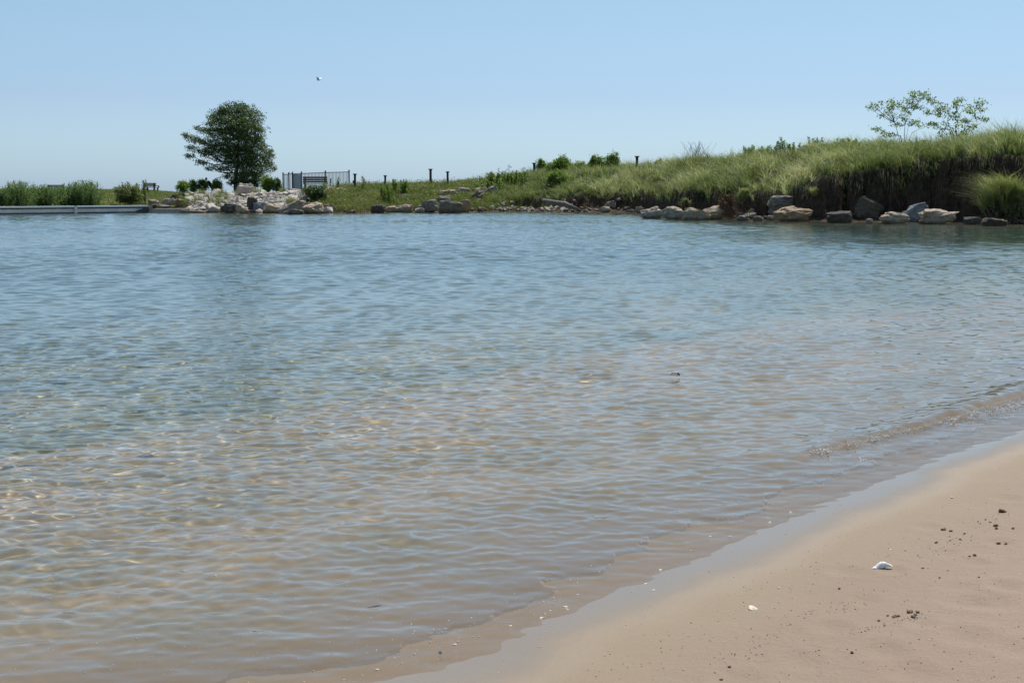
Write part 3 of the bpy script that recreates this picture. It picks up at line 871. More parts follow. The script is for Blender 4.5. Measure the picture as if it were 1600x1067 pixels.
# tall dune grass on the right bank
def dune_d(u, s, x, y):
    lo = itp(U_LO, u); n = fbm(x * 0.5, y * 0.5, 3, 51)
    return np.clip((s - lo * 0.78) / 0.35, 0, 1) * np.clip(0.75 + n, 0.25, 1) * np.clip((u - 735) / 80, 0, 1)
def tufts(n, per, u0, u1, s0, s1, dens, rad):
    """grass grows in tufts: blades fan out of shared roots, each tuft with its own height and tint"""
    u, s, P = scatter(n, u0, u1, s0, s1, dens)
    m = len(u); per_t = np.maximum(GR.poisson(per, m), 3)
    i = np.repeat(np.arange(m), per_t)
    az = GR.random(len(i)) * 6.283; rr_ = rad * GR.random(len(i)) ** .7
    Q = P[i] + np.stack([np.cos(az) * rr_, np.sin(az) * rr_, np.zeros(len(i))], 1)
    return u[i], s[i], Q, az, i, m
u, s, P, az, ti, m = tufts(10500, 20, 735, 1760, 1.2, 22, dune_d, .13)
n1 = fbm(P[:, 0] * 0.35, P[:, 1] * 0.35, 3, 52); n2 = fbm(P[:, 0] * 0.9, P[:, 1] * 0.9, 2, 53)
tt = GR.normal(0, .22, m)[ti]; th = GR.uniform(.65, 1.3, m)[ti]; tl = GR.uniform(.5, 1.5, m)[ti]
tone = np.clip(0.38 + 0.4 * n1 + 0.3 * n2 + tt + GR.normal(0, 0.16, len(u)), 0, 0.95)
dry = np.exp(-(((u - 1250) / 45) ** 2 + ((s - 5) / 3) ** 2)) + .8 * np.exp(-(((u - 1215) / 30) ** 2 + ((s - 7) / 2) ** 2))
tone = np.clip(tone + dry * 0.4 + 0.2 * (GR.random(len(u)) < 0.08), 0, 1)
lush = np.clip((940 - u) / 120, 0, 1); tone = tone * (1 - 0.35 * lush)
hh = np.interp(u, [735, 800, 900, 1000, 1250, 1400, 1600], [0.4, 0.6, 0.7, 0.85, 0.75, 0.9, 1.1]) * GR.uniform(0.5, 1.15, len(u)) * th * np.clip(1 + .75 * n2, .5, 1.7)
me = blades('dune_grass', P, hh, GR.uniform(0.018, 0.045, len(u)), GR.uniform(0.15, 0.8, len(u)) * tl, GR, tone)
ld = az + GR.normal(0, .5, len(u))
# lean outward from the tuft and a little down wind
co_ = np.empty(len(P) * 18, np.float32); me.vertices.foreach_get('co', co_); co_ = co_.reshape(-1, 6, 3)
for k_, f_ in ((2, .30), (3, .30), (4, .85), (5, .85)):
    co_[:, k_, 0] += (np.cos(ld) - .5) * hh * .32 * f_; co_[:, k_, 1] += np.sin(ld) * hh * .32 * f_
me.vertices.foreach_set('co', co_.ravel()); me.update()
tag(link('dune_grass', me, M_GRASS), 'tall grey-green dune grass with straw tints covering the top of the right bank', kind='stuff')
# blades hanging over the broken edge
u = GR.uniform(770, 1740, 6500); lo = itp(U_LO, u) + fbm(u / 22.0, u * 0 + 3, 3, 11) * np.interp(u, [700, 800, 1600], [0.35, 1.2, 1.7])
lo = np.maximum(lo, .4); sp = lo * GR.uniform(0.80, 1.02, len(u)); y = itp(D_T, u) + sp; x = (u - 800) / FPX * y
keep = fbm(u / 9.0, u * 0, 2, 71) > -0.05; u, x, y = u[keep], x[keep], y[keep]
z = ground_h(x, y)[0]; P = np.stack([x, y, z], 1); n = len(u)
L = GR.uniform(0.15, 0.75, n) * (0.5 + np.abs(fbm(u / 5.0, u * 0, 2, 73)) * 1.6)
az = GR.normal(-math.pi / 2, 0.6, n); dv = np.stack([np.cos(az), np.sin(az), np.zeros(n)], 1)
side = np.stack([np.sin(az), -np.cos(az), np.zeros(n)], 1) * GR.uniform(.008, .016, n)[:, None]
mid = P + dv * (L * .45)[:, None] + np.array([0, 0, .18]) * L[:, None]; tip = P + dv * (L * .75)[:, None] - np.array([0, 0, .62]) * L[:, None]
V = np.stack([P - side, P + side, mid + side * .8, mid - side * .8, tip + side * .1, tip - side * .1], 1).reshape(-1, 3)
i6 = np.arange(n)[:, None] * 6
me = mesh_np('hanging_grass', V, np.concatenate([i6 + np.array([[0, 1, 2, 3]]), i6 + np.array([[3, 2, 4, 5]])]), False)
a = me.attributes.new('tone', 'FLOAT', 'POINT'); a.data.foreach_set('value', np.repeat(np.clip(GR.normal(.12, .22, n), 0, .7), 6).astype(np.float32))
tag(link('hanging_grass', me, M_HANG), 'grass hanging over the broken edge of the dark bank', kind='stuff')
# roots dangling out of the soil face
u = GR.uniform(790, 1740, 5200); y = itp(D_T, u) + itp(U_LO, u) * GR.uniform(.62, .95, len(u)) - .05; x = (u - 800) / FPX * y
z = ground_h(x, y)[0]; n = len(u); P = np.stack([x, y - .05, z], 1); L = GR.uniform(.15, .6, n)
dv = np.stack([GR.normal(0, .25, n), -GR.uniform(.1, .4, n), -np.ones(n)], 1) * L[:, None]; side = np.stack([np.full(n, .007), np.zeros(n), np.zeros(n)], 1)
V = np.stack([P - side, P + side, P + dv + side * .3, P + dv - side * .3], 1).reshape(-1, 3)
me = mesh_np('roots', V, np.arange(4 * n).reshape(n, 4), False)
a = me.attributes.new('tone', 'FLOAT', 'POINT'); a.data.foreach_set('value', np.repeat(GR.random(n) ** 1.5, 4).astype(np.float32))
tag(link('hanging_roots', me, M_ROOT), 'thin brown roots hanging out of the dark soil face', kind='stuff')

# broad-leaved weeds and dead stalks among the dune grass
def wd(u, s, x, y): return np.clip(fbm(x * .45, y * .45, 2, 58) * 2.5 - .1, 0, 1) * np.clip((s - itp(U_LO, u)) / .5, 0, 1)
u, s, P = scatter(11000, 740, 1740, 2, 17, wd)
C = clusters(P + np.array([0, 0, .4]), .16, 12, GR, 1.1)
tag(link('dune_weeds', leaves('dune_weeds', C, GR.uniform(.07, .16, len(C)), GR), M_WEED), 'broad-leaved weeds growing among the dune grass', kind='stuff')
u, s, P = scatter(9000, 960, 1740, 2, 17, lambda u, s, x, y: np.clip(fbm(x * .6, y * .6, 2, 59) * 2, 0, 1) * np.clip((s - itp(U_LO, u) * .8) / .5, 0, 1))
tag(link('dead_grass', blades('dead_grass', P, GR.uniform(.5, 1.15, len(u)), GR.uniform(.012, .028, len(u)), GR.uniform(.2, 1.6, len(u)), GR, GR.random(len(u))), M_DRY), 'dead straw-coloured grass leaning among the green dune grass', kind='stuff')

# weedy slope in the middle
def mid_d(u, s, x, y):
    return np.clip((s - 0.15) / 0.4, 0, 1) * np.clip((u - 470 - 3 * s) / 25, 0, 1) * np.clip((830 - u) / 40, 0, 1)
u, s, P = scatter(76000, 470, 830, 0.1, 22, mid_d)
n2 = fbm(P[:, 0] * .8, P[:, 1] * .8, 3, 55)
me = blades('rough_grass', P, GR.uniform(.12, .42, len(u)) * (1 + .5 * n2), GR.uniform(.02, .045, len(u)), GR.uniform(.2, .9, len(u)), GR, np.clip(.4 + .5 * n2 + GR.normal(0, .22, len(u)), 0, 1))
tag(link('rough_grass', me, M_LAWN), 'rough yellow-green grass on the slope in the middle of the far shore', kind='stuff')
C = P[::9] + np.stack([GR.normal(0, .12, len(P[::9])), GR.normal(0, .12, len(P[::9])), GR.uniform(.05, .45, len(P[::9]))], 1)
C = C[GR.random(len(C)) < np.clip(.5 + 1.2 * n2[::9], 0, 1)]
C = np.repeat(C, 5, 0) + GR.normal(0, .09, (len(C) * 5, 3))
tag(link('weeds', leaves('weeds', C, GR.uniform(.06, .15, len(C)), GR), M_WEED), 'leafy weeds growing through the rough grass slope', kind='stuff')
# lawn at left
u, s, P = scatter(42000, -120, 330, 0.5, 34, lambda u, s, x, y: np.clip((330 - u + (s - 9) * 6) / 20, 0, 1))
n2 = fbm(P[:, 0] * .5, P[:, 1] * .5, 3, 56)
me = blades('lawn_grass', P, GR.uniform(.05, .2, len(u)) * (1 + .5 * n2), GR.uniform(.03, .06, len(u)), GR.uniform(.2, .9, len(u)), GR, np.clip(.45 + .5 * n2 + GR.normal(0, .2, len(u)), 0, 1))
tag(link('lawn_grass', me, M_LAWN), 'short lawn grass behind the metal dock at left', kind='stuff')

# tufts of grass between the rubble stones
tu = [(300, 6), (308, 4), (343, 6.5), (346, 3), (356, 5), (373, 9), (330, 3.5), (402, 10.5), (286, 5), (292, 2.5), (318, 9.5), (455, 3), (444, 10.5), (281, 8), (349, 9), (470, 2.2)]
u = np.repeat([a for a, b in tu], 90) + GR.normal(0, 3.2, 90 * len(tu)); s = np.abs(np.repeat([b for a, b in tu], 90) + GR.normal(0, .3, 90 * len(tu)))
y = itp(D_T, u) + s; x = (u - 800) / FPX * y; P = np.stack([x, y, ground_h(x, y)[0] + .08], 1)
tag(link('rubble_grass', blades('rubble_grass', P, GR.uniform(.25, .65, len(u)), GR.uniform(.02, .05, len(u)), GR.uniform(.2, 1, len(u)), GR, np.clip(GR.normal(.45, .25, len(u)), 0, 1)), M_LAWN), 'tufts of grass growing between the rubble stones', kind='stuff')

# ================================================================== trees, shrubs
def ground_under(px, py, smax=30.0):
    """ground point of the far shore seen at photo pixel (px, py); the skyline point when the row is above it"""
    Dw = float(np.interp(px, [a for a, b in D_T], [b for a, b in D_T]))
    ss = np.linspace(0, smax, 301); y = Dw + ss; x = (px - 800) / FPX * y
    h = ground_h(x, y)[0]
    rows = 533.5 - FPX * (CP * (h - CAM_H) + SP * y) / (CP * y - SP * (h - CAM_H))
    i = int(np.argmax(rows <= py)) if np.any(rows <= py) else int(np.argmin(rows))
    return Vector((x[i], y[i], h[i]))


def make_tree():
    depth = 127.0
    base = ground_under(368, 300); depth = base.y + 5.0
    base = Vector((at_depth(368, 300, depth).x, depth, 0)); base.z = gz(base.x, base.y)
    rnd = np.random.default_rng(5)
    root = thing('broadleaf_tree', base, 'big dark green broadleaf tree with a windswept left side standing behind the white rubble', 'tree')
    def loc(px, py, dy=0.0):
        return at_depth(px, py, depth) + Vector((0, dy, 0)) - base
    sc = depth / FPX
    lobes = [(360, 172, 20, 11), (374, 168, 14, 8), (385, 176, 20, 13), (345, 178, 16, 9), (333, 184, 10, 8), (400, 182, 12, 10), (352, 196, 28, 16), (382, 200, 30, 20), (405, 205, 12, 20),
             (372, 225, 36, 20), (402, 232, 18, 20), (338, 208, 18, 9), (318, 204, 12, 4.5), (308, 201, 6, 3), (334, 225, 18, 10), (310, 220, 15, 5.5), (295, 215, 9, 4.5), (288, 211, 4, 3), (300, 232, 11, 5),
             (322, 238, 18, 7), (298, 244, 8, 3), (345, 243, 20, 11), (316, 254, 12, 4.5), (332, 262, 14, 5), (350, 262, 14, 8), (375, 250, 26, 20), (402, 256, 20, 18), (418, 248, 10, 14), (424, 262, 8, 8),
             (385, 275, 26, 12), (408, 276, 14, 10), (352, 277, 9, 4), (365, 284, 10, 6), (392, 288, 14, 7), (425, 240, 5, 8), (402, 286, 14, 7), (415, 288, 9, 6), (380, 287, 12, 6), (370, 190, 16, 12)]
    tips = []; lobc = []
    for px, py, ru, rv in lobes:
        big = ru > 14
        n = int(7 + ru * rv * 0.155)
        for dy in ((-2.2, 0, 2.2) if ru > 24 else ((-1.2, 1.2) if big else (rnd.uniform(-1.2, 1.2),))):
            c = loc(px, py, dy * (1 if px > 330 else .5)); lobc.append((c, ru * sc))
            d = rnd.normal(size=(n, 3)); d /= np.linalg.norm(d, axis=1, keepdims=True)
            r = rnd.uniform(0.25, 1.0, n)[:, None] ** 0.6 * np.where(rnd.random((n, 1)) < .12, 1.22, 1)
            q = np.array(c) + d * r * np.array([ru * sc, max(ru, rv) * sc * .8, rv * sc]) * .92
            tips.append(q)
    tips = np.concatenate(tips)
    C = clusters(tips, 0.17, 20, rnd, .6)
    me = leaves('crown', C, rnd.uniform(.10, .20, len(C)), rnd, up=.5, aspect=.6)
    link('crown', me, M_TREE, root)
    b = MB()
    b.tube([(0, 0, -.3), (0.02, 0, .8), (.1, 0, 1.8), (.25, 0, 3.0), (.35, 0, 4.6), (.4, 0, 6.2)], [.24, .20, .17, .13, .08, .03], 8)
    spine = [Vector((0.05, 0, 1.2)), Vector((.15, 0, 2.0)), Vector((.25, 0, 3.0)), Vector((.35, 0, 4.2)), Vector((.4, 0, 5.2))]
    for c, r in lobc:
        st = min(spine, key=lambda q: (q - c).length + (2.5 if q.z > c.z - 0.1 * abs(c.x) else 0))
        mid = st.lerp(c, .5) + Vector((0, 0, -.12 * (c - st).length))
        b.tube([st, mid, c], [.07, .045, .015], 5)
    b.build('trunk', M_BARK, root)
make_tree()

def make_sapling(bx, by, tips_px, label, seed, trunks):
    base = ground_under(bx, by); depth = base.y
    base = Vector(base)
    rnd = np.random.default_rng(seed)
    root = thing('sapling', base, label, 'sapling', 'thin saplings on the crest of the right bank')
    T = np.array([(at_depth(px, py, depth) - base)[:] for px, py in tips_px]); T[:, 1] += rnd.uniform(-.7, .7, len(T))
    b = MB()
    forks = []
    for (mx, my), w in trunks:
        m = at_depth(mx, my, depth) - base
        b.tube([(rnd.uniform(-.06, .06), 0, -.3), m * .5 + Vector((.02, .02, 0)), m], [w, w * .8, w * .6], 5); forks.append(m)
        forks.append(m * .6)
    for t in T:
        t = Vector(t); f = min(forks, key=lambda q: (q - t).length + (1 if q.z > t.z else 0))
        b.tube([f, f.lerp(t, .55) + Vector((0, 0, -.06)), t], [.016, .011, .005], 4)
    b.build('trunk', M_TWIG, root)
    C = clusters(T, .16, 42, rnd, .6)
    link('crown', leaves('crown', C, rnd.uniform(.10, .18, len(C)), rnd, up=.3, aspect=.6), M_SAPL, root)
make_sapling(1407, 223, [(1361, 168), (1366, 171), (1365, 164), (1375, 163), (1380, 181), (1388, 172), (1384, 177), (1390, 160), (1397, 163), (1387, 169), (1404, 166), (1412, 162), (1418, 156), (1424, 147), (1430, 146), (1434, 149), (1425, 153), (1420, 164),
              (1428, 168), (1412, 182), (1400, 183), (1397, 194), (1406, 195), (1416, 187), (1430, 192), (1438, 190), (1425, 194), (1436, 170), (1420, 177), (1373, 202), (1380, 205), (1385, 212), (1391, 211), (1443, 151), (1447, 146), (1440, 155), (1426, 160), (1415, 171), (1440, 198), (1368, 201), (1410, 172)],
             'thin sapling with a bare forked stem, left of the two on the right bank crest', 31, [((1407, 212), .05), ((1414, 196), .028), ((1398, 192), .025), ((1425, 208), .022), ((1424, 170), .014)])
make_sapling(1495, 216, [(1452, 154), (1458, 157), (1465, 163), (1460, 160), (1475, 167), (1470, 171), (1482, 172), (1488, 160), (1493, 163), (1500, 157), (1497, 166), (1470, 180), (1480, 180), (1490, 178), (1500, 182), (1485, 184), (1462, 172), (1452, 176), (1447, 177), (1458, 194), (1452, 195),
              (1463, 197), (1470, 205), (1474, 211), (1500, 195), (1494, 190), (1512, 172), (1508, 175), (1520, 165), (1525, 162), (1535, 161), (1530, 168), (1523, 183), (1530, 186), (1537, 188), (1510, 200), (1520, 203), (1490, 203), (1478, 195), (1505, 188), (1515, 190), (1502, 206), (1512, 208), (1484, 210), (1495, 211), (1533, 173), (1526, 196)],
             'denser leafy sapling, right of the two on the right bank crest', 37, [((1492, 196), .04), ((1480, 190), .024), ((1508, 192), .024), ((1470, 180), .012), ((1520, 178), .012), ((1495, 176), .014)])

def shrub(name, px, top, bot, wpx, mat, label, seed, group=None, kind='round', dsz=(.09, .18), cat='shrub', dens=1.0, stems=8, depth=None):
    base = ground_under(px, bot); rnd = np.random.default_rng(seed)
    if depth is not None: base = at_depth(px, bot, depth)
    else:
        real = at_depth(px, bot, base.y)
        if real.z < base.z: base.z = base.z
    H = at_depth(px, top, base.y).z - base.z; W = wpx * base.y / FPX
    root = thing(name, base, label, cat, group)
    b = MB()
    if kind == 'round':
        n = int(95 * dens * max(W, .6) * max(H, .6)) + 34
        d = rnd.normal(size=(n, 3)); d /= np.linalg.norm(d, axis=1, keepdims=True); r = rnd.uniform(.3, 1, n)[:, None] ** .6
        lump = 1 + .55 * fbm(d[:, 0] * 2.2 + seed, d[:, 2] * 2.2 + d[:, 1], 3, seed % 50)[:, None] + .25 * (rnd.random((n, 1)) < .08)
        T = d * r * lump * np.array([W * .48, W * .42, H * .47]) + np.array([0, 0, H * .52])
        C = clusters(T, .09, 15, rnd, .9)
        ax = None
    elif kind == 'willow':      # many upright wands
        n = int(80 * W * dens)
        x0 = rnd.normal(0, W * .22, n); y0 = rnd.normal(0, W * .2, n); hgt = H * rnd.uniform(.55, 1.02, n) * np.sqrt(np.clip(1 - (x0 / (W * .62)) ** 2, .15, 1))
        T = []
        for a_, b_, h_ in zip(x0, y0, hgt):
            for t in np.linspace(.1, 1, 9): T.append((a_ * (1 + .5 * t * t), b_ * (1 + .4 * t), h_ * t))
        C = clusters(np.array(T), .06, 7, rnd, 1.2); ax = np.array([0, 0, 1.2])
    elif kind == 'stalks':      # separate leafy stems
        n = max(int(W * 7 * dens), 2); T = []
        for _ in range(n):
            a_, b_, h_ = rnd.uniform(-W / 2, W / 2), rnd.uniform(-.3, .3), H * rnd.uniform(.6, 1.02); le = rnd.normal(0, .08, 2)
            b.tube([(a_, b_, -.05), (a_ + le[0], b_ + le[1], h_)], [.012, .005], 4)
            for t in np.linspace(.1, 1, int(max(h_, .2) / .07) + 2): T.append((a_ + le[0] * t, b_ + le[1] * t, h_ * t))
        C = clusters(np.array(T), .055, 5, rnd, .6); ax = None
    else:                       # thin dry twigs
        T = []
        for _ in range(int(26 * W * dens)):
            a_, h_ = rnd.normal(0, W * .16), H * rnd.uniform(.6, 1.05)
            e = Vector((a_ + rnd.normal(0, W * .18), rnd.normal(0, .2), h_)); m = Vector((a_ * 1.1, 0, h_ * .5))
            b.tube([(a_ * .6, 0, 0), m, e], [.010, .008, .004], 4); T += [m.lerp(e, t)[:] for t in (.5, .8, 1)]
        C = clusters(np.array(T), .04, 2, rnd); ax = None
    link('foliage', leaves('foliage', C, rnd.uniform(*dsz, len(C)), rnd, up=.4, aspect=.5 if kind != 'willow' else .28, axis=ax), mat, root)
    if kind in ('round', 'willow'):
        for _ in range(stems):
            t = Vector((rnd.normal(0, W * .2), rnd.normal(0, W * .15), H * rnd.uniform(.4, .8)))
            b.tube([(t.x * .2, t.y * .2, -.1), t * .5, t], [.03, .02, .008], 5)
    b.build('stem', M_TWIG if mat is not M_WEED else M_STEM, root)
    return root
WG = 'willow clumps behind the dock'
for i, (px, t, b_, w, lab) in enumerate([(4, 296, 321, 34, 'low willow clump cut by the left edge of the view'), (33, 284, 322, 44, 'tall bushy willow clump at far left behind the dock'), (71, 290, 321, 42, 'lower willow clump right of the tall far-left one'),
        (96, 293, 320, 26, 'small willow clump directly in front of the half-hidden bench'), (116, 286, 321, 36, 'willow clump just right of the half-hidden bench'), (138, 283, 321, 40, 'rounded willow clump, rightmost of the row behind the dock')]):
    shrub('willow_bush', px, t, b_, w, M_WILLOW, lab, 300 + i, WG, 'willow', (.09, .19), 'willow')
shrub('weedy_bush', 202, 291, 322, 44, M_WEED, 'loose yellow-green weedy bush at the water left of the rock heap', 320, kind='round', dens=1.2)
shrub('weedy_bush', 198, 284, 300, 14, M_WEED, 'tall leafy sprig sticking up from the weedy bush', 321, kind='stalks')
shrub('tall_weed', 223, 279, 318, 18, M_WEED, 'tall pale leafy weed standing in front of the left bench', 322, kind='stalks', dens=1.3)
SG = 'round shrubs left of the big tree'
for i, (px, t, b_, w, lab) in enumerate([(288, 283, 302, 20, 'dark round shrub, leftmost of the four left of the tree'), (304, 281, 301, 16, 'upright shrub second from left beside the tree'), (319, 279, 300, 17, 'taller shrub in front of the seated person'), (341, 280, 301, 16, 'bright green oval shrub nearest the tree on its left')]):
    shrub('round_shrub', px, t, b_, w, M_BUSH, lab, 330 + i, SG)
shrub('round_shrub', 420, 275, 300, 20, M_BUSH, 'yellow-green shrub under the right side of the big tree', 340)
shrub('round_shrub', 435, 277, 299, 13, M_TREE, 'dark shrub against the left end of the railing', 341)
shrub('low_shrub', 494, 290, 314, 34, M_TREE, 'dark leafy shrub growing out of the rocks in front of the bench', 342, dens=1.6)
shrub('low_shrub', 506, 285, 300, 14, M_BUSH, 'light green leafy top beside the dark shrub in front of the bench', 343, kind='stalks')
shrub('leafy_plant', 605, 288, 318, 22, M_BUSH, 'dark leafy plant nearest the water in the middle of the slope', 344, kind='stalks', dens=1.6, cat='plant')
shrub('leafy_plant', 616, 279, 300, 8, M_BUSH, 'tall pointed leafy plant right of the third bollard', 345, kind='stalks', dens=2.2, cat='plant')
shrub('leafy_plant', 634, 281, 304, 18, M_BUSH, 'pair of leafy plants on the slope skyline left of the tall bollard', 346, kind='stalks', dens=1.5, cat='plant')
shrub('flowering_weed', 522, 278, 297, 22, M_WEED, 'wispy weed growing through the railing pickets', 347, kind='stalks', dens=.6, cat='plant')
shrub('flowering_weed', 575, 275, 296, 14, M_WEED, 'thin weed between the first and second bollards', 348, kind='stalks', dens=.6, cat='plant')
DG = 'dark shrubs on the dune crest'
for i, (px, t, b_, w, lab) in enumerate([(846, 249, 268, 18, 'small shrub touching the bollard on the dune'), (878, 244, 270, 34, 'widest green shrub on the dune crest, second from left'), (905, 252, 270, 20, 'low shrub between the two wider dune shrubs'), (931, 242, 264, 28, 'rounded dune shrub left of the pointed one'), (957, 240, 263, 24, 'pointed shrub at the right end of the dune shrub row'), (890, 256, 272, 30, 'low leafy mass filling the gap below the two widest dune shrubs'), (945, 252, 270, 34, 'low leafy mass joining the rounded and the pointed dune shrub'), (862, 256, 274, 22, 'low leafy growth left of the widest dune shrub'), (1028, 249, 266, 14, 'tiny dark shrub top right of the dune bollard')]):
    shrub('dune_shrub', px, t, b_, w, M_BUSH, lab, 350 + i, DG)
shrub('dune_shrub', 870, 268, 292, 34, M_BUSH, 'dark green shrub low in the grass below the dune crest', 357, dens=1.1)
shrub('dry_shrub', 1090, 222, 252, 46, M_WEED, 'pale leafless wispy shrub on the dune skyline', 360, kind='twigs', dsz=(.03, .06))
CG = 'leafy weeds on the right crest'
for i, (px, t, b_, w, lab) in enumerate([(1190, 231, 244, 50, 'low leafy weeds on the crest right of the wispy shrub'), (1218, 218, 240, 18, 'tall leafy weed tuft where the crest begins to rise'), (1268, 219, 238, 20, 'leafy weed tuft in the middle of the right crest'), (1310, 219, 236, 26, 'dark leafy weed clump left of the saplings'), (1330, 222, 236, 16, 'small weed tuft at the right end of the weedy crest'), (1245, 228, 240, 30, 'spreading weed between two crest tufts'), (1290, 226, 238, 26, 'low weed patch left of the dark crest clump')]):
    shrub('crest_weed', px, t - 4, b_, w * 1.15, M_BUSH, lab, 370 + i, CG, 'stalks', cat='weed', dens=1.9)
# milkweed-like stalks with dark heads
for i, (px, t, b_) in enumerate([(760, 270, 290), (768, 272, 288), (779, 263, 286), (790, 265, 284), (795, 258, 282), (808, 266, 281), (818, 262, 280), (824, 265, 280), (752, 276, 290), (802, 267, 282)]):
    base = ground_under(px, b_); base = Vector(base); H = at_depth(px, t, base.y).z - base.z
    r_ = thing('seed_stalk', base, 'thin stalk with a dusky seed head on the skyline left of the dune bollard', 'stalk', 'dusky seed stalks on the dune skyline')
    MB().tube([(0, 0, 0), (.02, 0, H)], [.015, .008], 5).build('stem', M_STEM, r_)
    q = np.random.default_rng(i); T = np.array([(.02 + q.normal(0, .06), q.normal(0, .06), H - .05 - .13 * k_) for k_ in range(3)])
    link('seed_head', leaves('seed_head', clusters(T, .06, 9, q), .11, q), M_MILK, r_)
shrub('tall_weed', 795, 268, 292, 64, M_BUSH, 'mass of fresh green weeds under the dusky seed stalks', 390, kind='stalks', dens=1.6)
shrub('tall_weed', 765, 280, 300, 40, M_BUSH, 'fresh green weeds at the left foot of the dune', 391, kind='stalks', dens=1.3)
# white flower heads
q = np.random.default_rng(8); C = []
for _ in range(70):
    px = q.choice([q.uniform(738, 760), q.uniform(800, 860), q.uniform(560, 780)]); g_ = ground_under(px, q.uniform(275, 318)); C.append((g_.x, g_.y, g_.z + q.uniform(.4, .75)))
C = clusters(np.array(C), .05, 7, q, .2)
tag(link('white_flowers', leaves('white_flowers', C, .07, q, up=3), M_SHELL), 'scattered white flower heads among the weeds', kind='stuff')

# slumped turf at right, root clump, hanging turf
def turf_clump(name, px, top, bot, wpx, depth, label, seed, tuft_n, hlen, rooty, mats, squash=1.0):
    rnd = np.random.default_rng(seed)
    base = at_depth(px, bot, depth); H = at_depth(px, top, depth).z - base.z; W = wpx * depth / FPX
    root = thing(name, base, label, 'turf clump')
    me = rock_mesh(seed, (W, W * .75, H), 4, .35, .28); link('soil_mound', me, M_SOIL, root, (0, .2, 0))
    v = np.array([p.co[:] for p in me.vertices]); nrm = np.array([p.normal[:] for p in me.vertices])
    sel = (v[:, 2] > H * .35) & (nrm[:, 2] > 0.0); v = v[sel] + np.array([0, .2, 0])
    nt_ = max(tuft_n // 34, 6); tc = v[rnd.integers(0, len(v), nt_)]; ix = rnd.integers(0, nt_, tuft_n)
    P = tc[ix] + rnd.normal(0, .05, (tuft_n, 3)); tn_ = rnd.normal(.42, .22, nt_)[ix]; th_ = rnd.uniform(.5, 1.3, nt_)[ix]
    link('grass', blades('grass', P, rnd.uniform(.5, 1, tuft_n) * hlen * th_, rnd.uniform(.014, .032, tuft_n), rnd.uniform(.4, 1.4, tuft_n), rnd, np.clip(tn_ + rnd.normal(0, .15, tuft_n), 0, 1), lean_dir=math.radians(225)), mats, root)
    if rooty:
        n = rooty; v2 = np.array([p.co[:] for p in me.vertices]); P = v2[rnd.integers(0, len(v2), n)] + np.array([0, .15, 0.0])
        L = rnd.uniform(.2, .7, n); dv = np.stack([rnd.normal(0, .5, n), -rnd.uniform(.1, .7, n), rnd.normal(-.5, .5, n)], 1) * L[:, None]; sd_ = np.stack([np.full(n, .009), np.zeros(n), np.full(n, .004)], 1)
        V = np.stack([P - sd_, P + sd_, P + dv + sd_ * .4, P + dv - sd_ * .4], 1).reshape(-1, 3)
        m2 = mesh_np('roots', V, np.arange(4 * n).reshape(n, 4), False); a = m2.attributes.new('tone', 'FLOAT', 'POINT'); a.data.foreach_set('value', np.repeat(rnd.random(n), 4).astype(np.float32))
        link('roots', m2, M_DRY if name == 'slumped_turf' else M_ROOT, root)
turf_clump('slumped_turf', 1568, 302, 349, 70, 81.7, 'large slumped clump of turf with long arching grass at the foot of the right bank', 41, 3400, 1.55, 900, M_GRASS)
turf_clump('slumped_turf', 1592, 318, 350, 46, 80.9, 'smaller low clump of grass at the waterline at the far right edge', 43, 2400, .6, 300, M_GRASS)
turf_clump('root_clump', 1136, 304, 334, 26, 92.5, 'reddish clump of matted roots fallen above the humped boulder', 45, 260, .3, 1500, M_DRY)
turf_clump('hanging_turf', 1165, 300, 334, 22, 92.0, 'grassy turf sagging down the bank left of the grey block', 47, 1200, .5, 120, M_GRASS)
turf_clump('hanging_turf', 1072, 312, 330, 14, 96.0, 'clod of dark soil above the rounded white-flecked boulder', 49, 150, .35, 160, M_GRASS)
turf_clump('hanging_turf', 1278, 296, 318, 20, 90.0, 'small leafy turf clinging to the dark bank right of the grey block', 50, 700, .4, 60, M_GRASS)

# driftwood log
p0, p1 = at_depth(849, 313, 116), at_depth(905, 328, 112)
o = MB().tube([p0, p0.lerp(p1, .3) + Vector((0, 0, .05)), p0.lerp(p1, .62) + Vector((0, 0, .14)), p1], [.12, .17, .20, .10], 9)
o.tube([p0.lerp(p1, .6), p0.lerp(p1, .5) + Vector((.3, -.2, .45))], [.07, .03], 6)
tag(o.build('driftwood_log', M_DRIFT, smooth=True), 'grey driftwood log slanting from the undercut bank into the pebbles', 'driftwood log')

# ================================================================== built things on the far shore
# dock
DX0, DX1 = -160, 232
A = at(DX0, 337.3); B_ = at(DX1, 332.2); A.y -= .0
dv = (B_ - A); dl = dv.length; dv.normalize(); ang = math.atan2(dv.y, dv.x)
root = thing('dock', A.lerp(B_, .5), 'long low white-topped metal dock along the far left shore', 'dock', rz=ang)
MB().box((0, .5, .22), (dl, 1.0, .36)).build('side_panel', M_DOCKS, root)
MB().box((0, .46, .50), (dl + .1, 1.16, .10)).build('deck', M_ALU, root)
MB().box((0, -.03, .40), (dl, .06, .09)).build('shadow_strip', M_DARKM, root)  # dark strip painting the shade in the gap below the deck edge
MB().box((0, -.02, .03), (dl, .08, .12)).build('fender', M_DARKM, root)
for q_ in (at(118, 333.7), at(-20, 335.6)):
    loc = (q_ - A).dot(dv) - dl / 2
    MB().box((loc, -.09, .30), (.22, .08, .54)).build('joint_plate', M_DOCKS, root)
MB().box((dl / 2 + .12, .45, .24), (.32, 1.2, .60)).build('end_post', M_STAKE, root)
